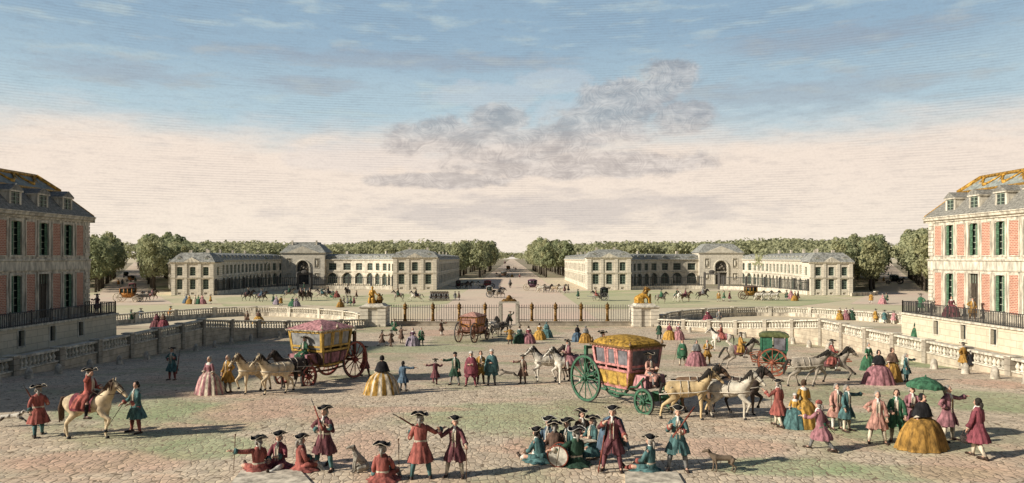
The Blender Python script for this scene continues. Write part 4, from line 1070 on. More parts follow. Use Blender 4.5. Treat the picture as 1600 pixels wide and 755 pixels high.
    if not woman:
        for sx in (-1, 1):
            c.tube([hip+u*zz+xh*sx*.045+yv*(ry+.006) for zz, ry in ((-.02, .145), (.12, .13), (.26, .137), (.38, .132), (.47, .1))], .013, 5, 3)
        for zz in (.02, .09, .16, .23, .3, .37): c.ball(hip+u*zz+xh*.06+yv*.138, (.011, .011, .011), 5, 4, 3)
    for sx, (s, e, w) in zip((1, -1), P['arm']):
        d = (w-e)
        if woman:
            c.tube([s-V(sx*.02, 0, -.02), s.lerp(e, .4), e, e+d*.12], [.062, .06, .058, .06], 10, 0); c.tube([e+d*.1, e+d*.42], [.06, .11], 10, 3, False); c.tube([e+d*.1, e+d*.36], [.055, .09], 10, 3, False)
        else:
            c.tube([s-V(sx*.03, 0, -.015), s.lerp(e, .45), e, e.lerp(w, .75)], [.07, .068, .062, .06], 10, 0)
            c.tube([e+d*.42, e+d*.78], [.066, .088], 10, 1); c.tube([e+d*.75, e+d*.93], [.045, .055], 10, 3)
    legs = P['legs']
    if woman:
        pass
    else:
        def skirt_rings(spec, gap, amp, np_):
            rings = []; n = 44
            for q, (z, cy, rx, ry) in enumerate(spec):
                fr = q/(len(spec)-1); rg = []
                for i in range(n+1):
                    t = math.pi/2+gap*fr*.9+(2*math.pi-2*gap*fr*.9)*i/n
                    a = 1+amp*fr*math.cos(np_*t)
                    base = hip+u*z if z > -.12 else hip+V(0, 0, z)
                    rg.append(base+V(math.cos(t)*rx*a, math.sin(t)*ry*a+cy, 0))
                rings.append(rg)
            c.loft(rings, 0, (False, False), closed=False)
        if legs in ('stand', 'wide', 'walk', 'stride', 'hop'):
            wv = .05 if legs in ('stride',) else 0
            skirt_rings([(.12, 0, .162, .132), (.02, 0, .18, .15), (-.1, 0, .22, .19), (-.25, -.01, .285, .25+wv), (-.42, -.02, .33+wv, .29+wv)], .22, .09, 11)
            skirt_rings([(.12, 0, .15, .12), (-.38, -.01, .26, .24)], .05, .05, 9)
        elif legs in ('sit', 'kneel'):
            g = hip.z
            skirt_rings([(.12, 0, .162, .132), (.0, .02, .2, .17), (-g*.55, .1, .33, .36), (-g+.02, .12, .43, .46)], .2, .1, 11)
        elif legs == 'bench':
            skirt_rings([(.12, 0, .162, .132), (.02, .02, .2, .18), (-.06, .16, .27, .36), (-.12, .2, .34, .42), (-.3, .17, .4, .42)], .12, .08, 11)
        elif legs == 'ride':
            skirt_rings([(.12, 0, .162, .132), (.02, .0, .21, .18), (-.04, -.02, .32, .3), (-.2, -.06, .45, .38), (-.42, -.1, .5, .42)], .42, .08, 11)
    out['coat'] = c.mesh('coat', [cloth('red')]*4)
    if woman:
        # wide hooped skirt in panels
        w_ = MB(); n = 72; rings = []
        g = hip.z if legs not in ('bench',) else .45
        for q, (z, rx, ry, amp) in enumerate([(.12, .12, .105, 0), (.06, .2, .17, .01), (0, .33, .26, .02), (-.12, .45, .34, .035), (-.4*g/.92, .55, .43, .05), (-.7*g/.92, .62, .5, .055), (-g+.015, .68, .56, .06)]):
            rg = []
            for i in range(n):
                t = 2*math.pi*i/n; a = 1+amp*math.cos(12*t)+amp*.4*math.cos(7*t+1)
                if z < -.3 and math.sin(t) < 0: a *= 1.08
                rg.append(hip+V(math.cos(t)*rx*a, math.sin(t)*ry*a, z))
            rings.append(rg)
        w_.loft(rings, 0, (True, False))
        for fi in range(len(w_.f)):
            if len(w_.f[fi]) == 4: w_.m[fi] = ((w_.f[fi][0] % n)//3) % 2
        out['skirt'] = w_.mesh('skirt', [cloth('red')]*2)
        for i in range(len(w_.m)): pass
        r = MB(); r.lathe([(.145, -.06), (.13, .0), (.075, .05)], 14, 0, tuple(P['neck']-u*.05), 1, .8, (False, False)); out['neckerchief'] = r.mesh('neckerchief', [cloth('white')])
        cp = MB(); cp.loft([ring(P['neck']+u*.02, .075, .07), ring(sh+u*.02, .2, .13), ring(sh-u*.15, .27, .2), ring(hip+u*.12, .34, .26, off=-.02)], 0, (False, False)); cp.ball(H+V(0, -.03, .01), (.105, .1, .13), 12, 8); out['cape'] = cp.mesh('cape', [DARK])
    else:
        br = MB(); SKS = []; SOS = []
        br.tube([hip+u*.1, hip, hip-V(0, 0, .09)], [.15, .16, .12], 14)
        for (h, kn, an, to) in P['leg']:
            br.tube([h, h.lerp(kn, .5), kn+(an-kn)*.12], [.112, .095, .072], 12)
            sk = MB(); so_ = MB(); SKS.append(sk); SOS.append(so_)
            sk.tube([kn, kn.lerp(an, .33), kn.lerp(an, .7), an], [.066, .07, .052, .046], 10)
            d = (to-an); so_.capsule(an+V(0, -.02, -.02), to, .05, .043, 8); so_.tube([an, an+V(0, 0, .03) if abs((kn-an).z) > .2 else an], .052, 8); so_.box((an.x-.035, an.y-.075, an.z-.075), (an.x+.035, an.y-.01, an.z-.02)); 
        out['breeches'] = br.mesh('breeches', [cloth('brown')]); 
        for i in (0, 1): out['stocking%d' % i] = SKS[i].mesh('stocking', [cloth('white')]); out['shoe%d' % i] = SOS[i].mesh('shoe', [LEATHER])
        nk = MB(); nk.lathe([(.062, 0), (.07, .03), (.06, .06)], 10, 0, tuple(P['neck']+u*.0), 1, .95); nk.tube([P['neck']+yv*.06+u*.03, P['neck']+yv*.1-u*.06, P['neck']+yv*.13-u*.14], [.03, .035, .02], 6); out['cravat'] = nk.mesh('cravat', [cloth('white')])
        bl = MB(); bl.loft([ring(hip+u*.08, .172, .142), ring(hip+u*.135, .168, .138)], 0, (False, False)); out['belt'] = bl.mesh('belt', [cloth('cream')])
        cl_ = MB(); cl_.loft([ring(P['neck']+u*.03, .08, .075), ring(sh+u*.02, .22, .14), ring(sh-u*.2, .3, .22), ring(hip-u*.05, .36, .3, off=-.02), ring(hip-u*.25, .36, .32, off=-.03)], 0, (False, False)); out['cloak'] = cl_.mesh('cloak', [DARK])
    if not woman:
        mt_ = MB(); rr_ = []
        for c0, rx, ry, oy in ((P['neck']+u*.03, .09, .085, 0), (sh+u*.02, .24, .15, -.02), (sh-u*.2, .31, .23, -.04), (hip, .38, .3, -.1), (hip-u*.35, .44, .36, -.2)):
            rr_.append([c0+V(math.cos(t)*rx*(1+.05*math.cos(9*t)), math.sin(t)*ry*(1+.05*math.cos(9*t))+oy, 0) for t in [math.pi*(.86+1.45*i/24) for i in range(25)]])
        mt_.loft(rr_, 0, (False, False), closed=False); out['mantle'] = mt_.mesh('mantle', [DARK])
    # --- hair, hats
    hr = MB(); hr.ball(hp(0, -.028, .03), (.093, .092, .105), 12, 8)
    for sx in (-1, 1): hr.ball(hp(sx*.083, -.03, -.03), (.026, .05, .06), 8, 6)
    if woman: hr.ball(hp(0, -.07, .09), (.06, .06, .05), 10, 6)
    else: hr.tube([hp(0, -.1, 0), hp(0, -.13, -.07), hp(0, -.12, -.2)], [.04, .045, .015], 8)
    out['hair'] = hr.mesh('hair', [hair('grey')])
    ht = MB()
    R0 = [(.0, .0), (.1, .0), (.17, .0)]
    rings = []
    for rr_, zz in ((.098, .0), (.14, .03), (.185, .085)):
        rg = []
        for i in range(36):
            t = 2*math.pi*i/36; cs = (1+math.cos(3*(t-math.pi/2)))/2      # 1 at the three points
            r_ = rr_+(.07*cs if rr_ > .12 else 0)*(rr_-.1)/.08; z_ = zz*(1-cs*.85)
            rg.append(hp(math.cos(t)*r_, math.sin(t)*r_-.01, .075+z_))
        rings.append(rg)
    ht.loft(rings, 0, (False, False)); ht.tube(rings[-1]+[rings[-1][0]], .009, 4, 1)
    crn = [[hp(math.cos(t)*r_, math.sin(t)*r_-.01, .07+z_) for t in [2*math.pi*i/16 for i in range(16)]] for r_, z_ in ((.1, 0), (.1, .04), (.088, .085), (.05, .11))]
    ht.loft(crn, 0, (False, True))
    out['tricorn_hat'] = ht.mesh('tricorn_hat', [cloth('black'), cloth('cream')])
    cp = MB(); cp.lathe([(.1, 0), (.115, .03), (.09, .09), (.03, .12)], 14, 0, tuple(hp(0, -.02, .045))); out['cap'] = cp.mesh('cap', [cloth('white')])
    out['P'] = P
    _pm[k] = out; return out
POSES = {}
def getpose(key, arms, legs, lean, turn, nod):
    k = (arms, legs, lean, turn, nod)
    if k not in POSES: POSES[k] = pose(arms, legs, lean, turn, nod)
    return k, POSES[k]
_lo = {}
def lo_mesh(kind, parts, src):
    """all of a far figure in one mesh"""
    k = (kind, parts)
    if k in _lo: return _lo[k]
    mb = MB(); order = []
    for p in parts:
        me = src[p]; mb.join(me, len(order)); order += [p]*max(1, len(me.materials))
    me = mb.mesh('person', [SKIN]*len(order)); _lo[k] = (me, order); return _lo[k]
NP = 0
def person(x, y, face, coat, label, kind='man', arms=('hang', 'hang'), legs='stand', lean=0., turn=0., nod=0., hat=True, hairc='grey', facing=None, waist='cream', breech=None,
           stock='white', belt=False, cape=None, stripes=None, s=1.0, z=None, pos=None, group='people in the palace court', cap=None, trim='cream', lo=None, cloak=None, skirt=None, cat=None, wide=1.0):
    """x, y: the photo pixel of the feet (or pos: a place); face: degrees turned left from looking away from the viewer"""
    global NP; NP += 1
    woman = kind == 'woman'; p = Vector(pos) if pos is not None else at(x, y, z); p = p.copy()
    if z is None and pos is None: p.z += .004
    k, P = getpose(None, tuple(arms), legs, lean, turn, nod); me = man_meshes(k, P, woman)
    facing = facing or coat; breech = breech or coat
    px_h = 1.75*s*F/max(p.y, 1)
    if lo is None: lo = px_h < 23
    mt = dict(body=[SKIN], eyes=[DARK], mouth=[None], coat=[cloth(coat), cloth(facing), cloth(waist if not woman else coat), cloth(trim)], breeches=[cloth(breech)], stocking0=[cloth(stock)], stocking1=[cloth(stock)],
              shoe0=[LEATHER], shoe1=[LEATHER], cravat=[cloth('white')], belt=[cloth('cream')], hair=[hair(hairc)], tricorn_hat=[cloth('black'), cloth(trim)], neckerchief=[cloth('white')],
              cap=[cloth(cap or 'white')], skirt=[cloth(stripes[0]), cloth(stripes[1])] if stripes else [cloth(skirt or coat)]*2, cape=[cloth(cape or 'black')], cloak=[cloth((cloak or 'teal').lstrip('+'))], mantle=[cloth((cloak or 'teal').lstrip('+'))])
    parts = ['body', 'coat', 'hair']
    if woman:
        parts += ['skirt', 'neckerchief']
        if cape: parts.append('cape')
        if cap: parts.append('cap')
    else:
        parts += ['breeches', 'stocking0', 'stocking1', 'shoe0', 'shoe1', 'cravat']
        if hat and not cap: parts.append('tricorn_hat')
        if cap: parts.append('cap')
        if belt: parts.append('belt')
        if cloak: parts.append('mantle' if cloak.startswith('+') else 'cloak')
    if not lo and p.y < 62: parts += ['eyes', 'mouth']
    rz = R(face)
    if lo:
        m, order = lo_mesh((k, woman), tuple(q for q in parts if q not in ('cravat', 'neckerchief')), me)
        mats = []; seen = {}
        for q in order: i = seen.get(q, 0); mats.append(mt[q][min(i, len(mt[q])-1)]); seen[q] = i+1
        o = link('person', m, None, None, mats); o.location = p; o.rotation_euler = (0, 0, rz); tag(o, label, cat or 'person', group)
    else:
        o = thing('person', label, cat or 'person', p, rz, group)
        for q in parts:
            c = link(q.rstrip('01'), me[q], o, None, [x_ for x_ in mt[q]])
            if q == 'skirt' and wide != 1.0: c.scale = (wide, wide*.9, 1)
    o.scale = (s*(1.12 if px_h < 23 else 1.0),)*2+(s,)
    o['_pose'] = 0; del o['_pose']
    return o, P, Matrix.Translation(p) @ Matrix.Rotation(rz, 4, 'Z') @ Matrix.Scale(s, 4)
def held(name, me, M4, a, b, label, cat, group=None):
    """lay a mesh whose long axis is +z between two points given in the holder's own space"""
    a, b = M4 @ Vector(a), M4 @ Vector(b); o = link(name, me); o.location = a; o.rotation_euler = (b-a).to_track_quat('Z', 'Y').to_euler(); return tag(o, label, cat, group)
def musket_mesh():
    m = MB(); m.tube([(0, 0, 0), (0, .02, .06), (0, .01, .3)], [.035, .05, .028], 8, 0, flat=.5); m.tube([(0, .01, .28), (0, 0, .5), (0, 0, 1.1)], [.026, .024, .02], 8, 0)
    m.tube([(0, -.012, .4), (0, -.012, 1.45)], .012, 6, 1); m.box((-.015, .02, .33), (.015, .05, .42), 1); m.tube([(0, .0, 1.3), (.0, -.02, 1.45)], .012, 5, 1)
    return m.mesh('musket', [WOOD, IRON])
MUS = musket_mesh()
def stick_mesh(l, r=.014, knob=True):
    m = MB(); m.tube([(0, 0, 0), (0, 0, l)], [r*.7, r], 6); 
    if knob: m.ball((0, 0, l), (r*2, r*2, r*2.2), 6, 5)
    return m.mesh('stick', [M_('cane_wood', (.12, .06, .03), .6)])
# ================================================================== HORSES
def horse_pose(kind):
    """legs: per leg (front near, front off, hind near, hind off): joint list in (y, z)"""
    st_f = [(.5, 1.02), (.5, .82), (.52, .48), (.5, .13), (.56, .04)]; st_h = [(-.6, 1.1), (-.42, .86), (-.76, .52), (-.72, .14), (-.66, .04)]
    lift = [(.5, 1.02), (.62, .85), (.85, .72), (.72, .42), (.7, .32)]; back = [(.48, 1.02), (.42, .82), (.35, .48), (.2, .15), (.22, .05)]
    hf = [(-.6, 1.1), (-.35, .88), (-.58, .52), (-.45, .15), (-.38, .04)]; hb = [(-.62, 1.1), (-.5, .86), (-.95, .56), (-1.05, .2), (-1.02, .07)]
    gf = [(.52, 1.05), (.72, .92), (1.02, .8), (1.22, .6), (1.28, .52)]; gf2 = [(.52, 1.05), (.75, .88), (.98, .62), (.88, .36), (.84, .26)]
    gh = [(-.62, 1.08), (-.6, .82), (-1.05, .58), (-1.28, .26), (-1.3, .14)]; gh2 = [(-.62, 1.08), (-.45, .82), (-.85, .5), (-.95, .12), (-.92, .04)]
    return dict(stand=(st_f, back, st_h, hf), walk=(lift, st_f, hf, hb), prance=(st_f, lift, hb, st_h), trot=(gf2, back, hf, hb), gallop=(gf, gf2, gh, gh2))[kind]
_hm = {}
def horse_meshes(kind, neck='arch'):
    k = (kind, neck)
    if k in _hm: return _hm[k]
    m = MB(); 
    m.chain([(0, -.58, 1.24, .26), (0, -.2, 1.19, .3), (0, .2, 1.2, .29), (0, .5, 1.22, .25)], 12); m.ball((0, -.1, 1.1), (.27, .5, .26), 12, 8); m.ball((0, .56, 1.12), (.21, .22, .24), 10, 8)
    for sx in (-1, 1): m.ball((sx*.13, -.62, 1.2), (.17, .28, .26), 10, 8)
    nk = [(0, .52, 1.3, .26), (0, .7, 1.52, .2), (0, .82, 1.7, .155), (0, .92, 1.83, .125)] if neck == 'arch' else [(0, .52, 1.28, .26), (0, .78, 1.48, .19), (0, .98, 1.64, .145), (0, 1.1, 1.74, .12)]
    m.chain(nk, 10); hx, hy, hz, _ = nk[-1]
    dn = V(0, .36, -.33) if neck == 'arch' else V(0, .4, -.24)
    h0 = V(hx, hy, hz)+V(0, .03, .02); m.chain([(*h0, .115), (*(h0+dn*.45), .095), (*(h0+dn), .066), (*(h0+dn*1.15), .058)], 10); m.ball(tuple(h0+dn*.25+V(0, -.02, -.07)), (.06, .1, .07))
    for sx in (-1, 1): m.capsule(tuple(h0+V(sx*.055, -.03, .08)), tuple(h0+V(sx*.075, -.02, .22)), .042, .026, 6)
    for i, jl in enumerate(horse_pose(kind)):
        sx = 1 if i % 2 else -1; fr = i < 2; rr_ = [.15, .1, .062, .045, .05] if fr else [.2, .13, .065, .045, .052]
        xs = [.13, .15, .14, .13, .13] if fr else [.14, .17, .15, .14, .14]
        m.chain([(sx*x, y, z, r_) for x, (y, z), r_ in zip(xs, jl, rr_)], 8)
    me = voxel(m, .034, 3)
    m2 = MB(); m2.join(me); bpy.data.meshes.remove(me)
    me = m2.mesh('body', [SKIN]); out = {'body': me}
    mn = MB(); rd = random.Random(4)
    cr = [(V(0, y-.1, z+.08+r_*.6)) for (_, y, z, r_) in nk]+[h0+V(0, .0, .1), h0+dn*.35+V(0, .07, .07)]
    for i in range(26):
        t = i/25*(len(cr)-1); a = int(min(t, len(cr)-2)); p = cr[a].lerp(cr[a+1], t-a); sx = 1 if i % 3 else -1
        if i > 21: mn.tube([p, p+V(rd.uniform(-.03, .03), .08, -.1), p+V(rd.uniform(-.04, .04), .12, -.22)], [.03, .025, .008], 5)
        else: mn.tube([p+V(0, 0, .0), p+V(sx*.1, -.03, -.06), p+V(sx*.15, -.05+rd.uniform(-.03, .03), -.3+rd.uniform(-.05, .05))], [.045, .04, .01], 5)
    out['mane'] = mn.mesh('mane', [hair('dark')])
    tl = MB()
    b0 = V(0, -.84, 1.36); fl = {'gallop': .5, 'trot': .28}.get(kind, .1)
    for i in range(9):
        a = V(rd.uniform(-.05, .05), 0, 0); tl.tube([b0+a*.3, b0+V(0, -.12-fl*.2, .0)+a, b0+V(0, -.16-fl*.6, -.35)+a*1.6, b0+V(0, -.1-fl, -.8+fl*.4+rd.uniform(-.08, .05))+a*2.2], [.035, .05, .055, .012], 6)
    out['tail'] = tl.mesh('tail', [hair('dark')])
    hf = MB()
    for i, jl in enumerate(horse_pose(kind)):
        sx = 1 if i % 2 else -1; y, z = jl[-1]; hf.lathe([(.068, -.045), (.055, .05)], 8, 0, (sx*.135, y, z))
    out['hooves'] = hf.mesh('hooves', [DARK])
    ey = MB()
    for sx in (-1, 1): ey.ball(tuple(h0+dn*.3+V(sx*.078, .0, .03)), (.014, .02, .018), 6, 4); ey.ball(tuple(h0+dn*1.15+V(sx*.04, .03, .0)), (.01, .014, .012), 6, 4)
    out['eyes'] = ey.mesh('eyes', [DARK])
    br = MB()
    for f_ in (.28, .8): 
        c = h0+dn*f_; n = dn.normalized(); a1 = V(1, 0, 0); a2 = n.cross(a1); rr_ = .112 if f_ < .5 else .08
        br.tube([c+a1*math.cos(t)*rr_+a2*math.sin(t)*rr_ for t in [2*math.pi*i/12 for i in range(13)]], .012, 5)
    for sx in (-1, 1): br.tube([h0+dn*.8+V(sx*.07, 0, 0), h0+dn*.28+V(sx*.1, 0, 0), h0+V(sx*.06, -.08, .05)], .01, 5); br.tube([h0+dn*.8+V(sx*.07, 0, -.02), V(sx*.2, .55, 1.5), V(sx*.1, .15, 1.62)], .009, 5)
    out['bridle'] = br.mesh('bridle', [LEATHER])
    hs = MB()      # draught harness
    def girth(y, rx, rz, zc, r_=.02): hs.tube([V(math.cos(t)*rx, y, zc+math.sin(t)*rz) for t in [2*math.pi*i/16 for i in range(17)]], r_, 5)
    girth(.02, .315, .32, 1.18); girth(-.28, .33, .33, 1.17, .014)
    hs.tube([V(sx_*.32, y, z) for sx_, y, z in ((-1, -1.1, 1.0), (-1, -.5, 1.05), (-1, .3, 1.1), (-.8, .62, 1.15), (0, .84, 1.16), (.8, .62, 1.15), (1, .3, 1.1), (1, -.5, 1.05), (1, -1.1, 1.0))], .022, 5)
    hs.tube([V(-.3, -.6, 1.3), V(-.2, -.86, 1.05), V(0, -.92, 1.0), V(.2, -.86, 1.05), V(.3, -.6, 1.3)], .018, 5)
    hs.tube([V(0, -.8, 1.48), V(0, -.3, 1.5), V(0, .2, 1.5), V(0, .5, 1.56)], .018, 5)
    out['harness'] = hs.mesh('harness', [M_('harness_leather', (.55, .48, .38), .6)])
    sd_ = MB(); rings = []
    for y in (-.5, -.3, -.05, .2, .3):
        rings.append([V(math.cos(t)*(.345), y, 1.16+math.sin(t)*.36) for t in [math.pi*(-.18+1.36*i/14) for i in range(15)]])
    sd_.loft(rings, 0, (False, False), closed=False); sd_.loft([[V(math.cos(t)*.31, y, 1.24+math.sin(t)*h_) for t in [math.pi*(-.0+1.0*i/10) for i in range(11)]] for y, h_ in ((-.24, .37), (-.18, .33), (0, .3), (.16, .32), (.24, .38))], 1, (True, True), closed=False)
    out['saddle'] = sd_.mesh('saddle', [cloth('rose'), LEATHER])
    _hm[k] = out; return out
HC = dict(pale=(.48, .43, .34), white=(.66, .6, .5), cream=(.6, .47, .3), dun=(.52, .38, .2), grey=(.33, .28, .22), dark=(.07, .05, .04), brown=(.2, .12, .07), bay=(.28, .14, .07))
_hl = {}
def horse(x, y, face, colr, label, kind='walk', gear='saddle', neck='arch', mane='dark', cloth_c='rose', s=1.0, pos=None, group='horses in the palace court', lo=None):
    p = Vector(pos) if pos is not None else at(x, y); me = horse_meshes(kind, neck); cm = M_('coat_'+colr, HC[colr], .7, .25, 2.5)
    parts = ['body', 'mane', 'tail', 'hooves', 'bridle', gear]+([] if p.y > 60 else ['eyes'])
    mt = dict(body=[cm], mane=[hair(mane)], tail=[hair(mane)], hooves=[DARK], bridle=[LEATHER], saddle=[cloth(cloth_c), LEATHER], harness=[None], eyes=[DARK])
    if lo is None: lo = p.y > 80
    if lo:
        kk = (kind, neck, gear)
        if kk not in _hl:
            mb = MB(); order = []
            for q in parts: mb.join(me[q], len(order)); order += [q]*max(1, len(me[q].materials))
            _hl[kk] = (mb.mesh('horse', [SKIN]*len(order)), order)
        m, order = _hl[kk]; mats = []; seen = {}
        for q in order: i = seen.get(q, 0); mats.append(mt[q][min(i, len(mt[q])-1)] or M_('harness_leather', (0, 0, 0))); seen[q] = i+1
        o = link('horse', m, None, None, mats); o.location = p; o.rotation_euler = (0, 0, R(face)); tag(o, label, 'horse', group)
    else:
        o = thing('horse', label, 'horse', p, R(face), group)
        for q in parts: link(q, me[q], o, None, mt[q])
    o.scale = (s, s, s)
    return o, Matrix.Translation(p) @ Matrix.Rotation(R(face), 4, 'Z') @ Matrix.Scale(s, 4)
def rider(M4, coat, label, arms=('rein', 'rein'), s=1.0, turn=0., twist=0, **kw):
    p = M4 @ Vector((0, -.02, 1.52)); e = M4.to_euler()
    return person(0, 0, math.degrees(e.z)+twist, coat, label, arms=arms, legs='ride', pos=p, s=s, turn=turn, lean=.05, **kw)
# ================================================================== DOGS
def dog(x, y, face, kind, c1, label, s=1.0, spots=False):
    m = MB()
    if kind == 'stand':
        m.chain([(0, -.3, .5, .11), (0, 0, .5, .1), (0, .25, .52, .13), (0, .4, .64, .075), (0, .48, .76, .07), (0, .62, .74, .045), (0, .68, .72, .035)], 8)
        L = [(.07, .28, .45, .28, .25, .3, .04), (-.07, .24, .45, .2, .25, .2, .04)]; B = [(.07, -.32), (-.07, -.38)]
        for sx, a, b, c, d, e, f in L: m.chain([(sx, a, b, .06), (sx, c, d, .035), (sx, e, f, .03), (sx, e+.06, .025, .028)], 6)
        for sx, yy in B: m.chain([(sx, yy, .45, .08), (sx, yy+.06, .32, .05), (sx, yy-.1, .2, .03), (sx, yy-.06, .03, .03), (sx, yy, .025, .026)], 6)
        m.chain([(0, -.38, .52, .035), (0, -.55, .42, .022), (0, -.72, .44, .018), (0, -.82, .56, .012)], 6)
        hd = V(0, .5, .76)
    elif kind == 'sit':
        m.chain([(0, -.2, .16, .14), (0, -.08, .34, .13), (0, .08, .52, .12), (0, .14, .68, .08), (0, .18, .8, .075), (0, .32, .8, .045), (0, .38, .78, .035)], 8)
        for sx in (-.07, .07): m.chain([(sx, .1, .45, .06), (sx, .16, .22, .035), (sx, .17, .04, .03), (sx, .24, .03, .03)], 6); m.chain([(sx*1.6, -.16, .16, .1), (sx*1.8, .06, .14, .06), (sx*1.8, -.06, .04, .035), (sx*1.8, .1, .03, .03)], 6)
        m.chain([(0, -.3, .08, .03), (.05, -.45, .03, .02), (.15, -.55, .03, .012)], 6); hd = V(0, .2, .8)
    else:
        m.chain([(0, -.35, .46, .1), (0, 0, .48, .1), (0, .3, .52, .12), (0, .45, .62, .07), (0, .55, .7, .07), (0, .7, .66, .042), (0, .75, .64, .032)], 8)
        for sx, dy in ((.07, .1), (-.07, 0)): m.chain([(sx, .32, .46, .06), (sx, .52+dy, .32, .035), (sx, .68+dy, .2, .028), (sx, .76+dy, .2, .026)], 6); m.chain([(sx, -.4, .42, .08), (sx, -.5-dy, .3, .05), (sx, -.72-dy, .2, .03), (sx, -.86-dy, .04, .027), (sx, -.92-dy, .03, .025)], 6)
        m.chain([(0, -.42, .5, .03), (0, -.62, .55, .02), (0, -.82, .66, .012)], 6); hd = V(0, .57, .7)
    p = at(x, y); t = thing('dog', label, 'dog', p, R(face), 'dogs in the court'); t.scale = (s, s, s)
    mm, T, b_ = base_mat('dog_coat', .8); oc = T.new('ShaderNodeTexCoord').outputs['Object']
    T.put(b_.inputs['Base Color'], T.mix(T.ramp(T.noise(oc, 4.5, 1), .5, .56) if spots else T.ramp(T.noise(oc, 6, 3), .5, .8), c1, (.05, .035, .025)))
    b = link('body', voxel(m, .02, 2), t); b.data.materials.append(mm); b.data.polygons.foreach_set('use_smooth', [True]*len(b.data.polygons))
    e = MB()
    for sx in (-1, 1): e.tube([hd+V(sx*.05, -.02, .05), hd+V(sx*.085, -.03, .0), hd+V(sx*.08, -.02, -.07)], [.02, .03, .012], 6, 0, flat=.5)
    e.obj('ears', M_('dog_ear', (.06, .04, .03)), t, smooth=True)
    e = MB(); e.ball(hd+V(.04, .055, .02), (.01, .01, .01), 6, 4); e.ball(hd+V(-.04, .055, .02), (.01, .01, .01), 6, 4); e.ball(hd+V(0, .2, -.03), (.018, .018, .014), 6, 4); e.obj('eyes_and_nose', DARK, t)
    return t
# ================================================================== CARRIAGES
def wheel(mb_r, n, name, parent, x, y, mat_, hubm=None, tyre=None):
    """upright wheel turning about the x axis"""
    r = mb_r; m = MB(); seg = 28
    def ringp(rad, dx): return [(dx, rad*math.cos(2*math.pi*i/seg), rad*math.sin(2*math.pi*i/seg)) for i in range(seg)]
    a = [ringp(r, -.04), ringp(r, .04), ringp(r-.095, .04), ringp(r-.095, -.04), ringp(r, -.04)]
    m.loft(a, 0, (False, False)); w = m.obj(name, mat_, parent, smooth=False); w.location = (x, y, r)
    s = MB()
    for i in range(n):
        t = 2*math.pi*i/n; s.tube([(0, .09*math.cos(t), .09*math.sin(t)), (0, (r-.09)*math.cos(t), (r-.09)*math.sin(t))], [.032, .022], 5)
    s.obj('spokes', mat_, w)
    h = MB(); h.tube([(-.2, 0, 0), (-.13, 0, 0), (-.1, 0, 0), (.1, 0, 0), (.13, 0, 0), (.2, 0, 0)], [.05, .07, .12, .12, .07, .05], 10); h.obj('hub', hubm or mat_, w)
    ty = MB(); ty.loft([ringp(r+.018, -.045), ringp(r+.018, .045), ringp(r-.002, .045), ringp(r-.002, -.045), ringp(r+.018, -.045)], 0, (False, False)); ty.obj('tyre', IRON, w)
    return w
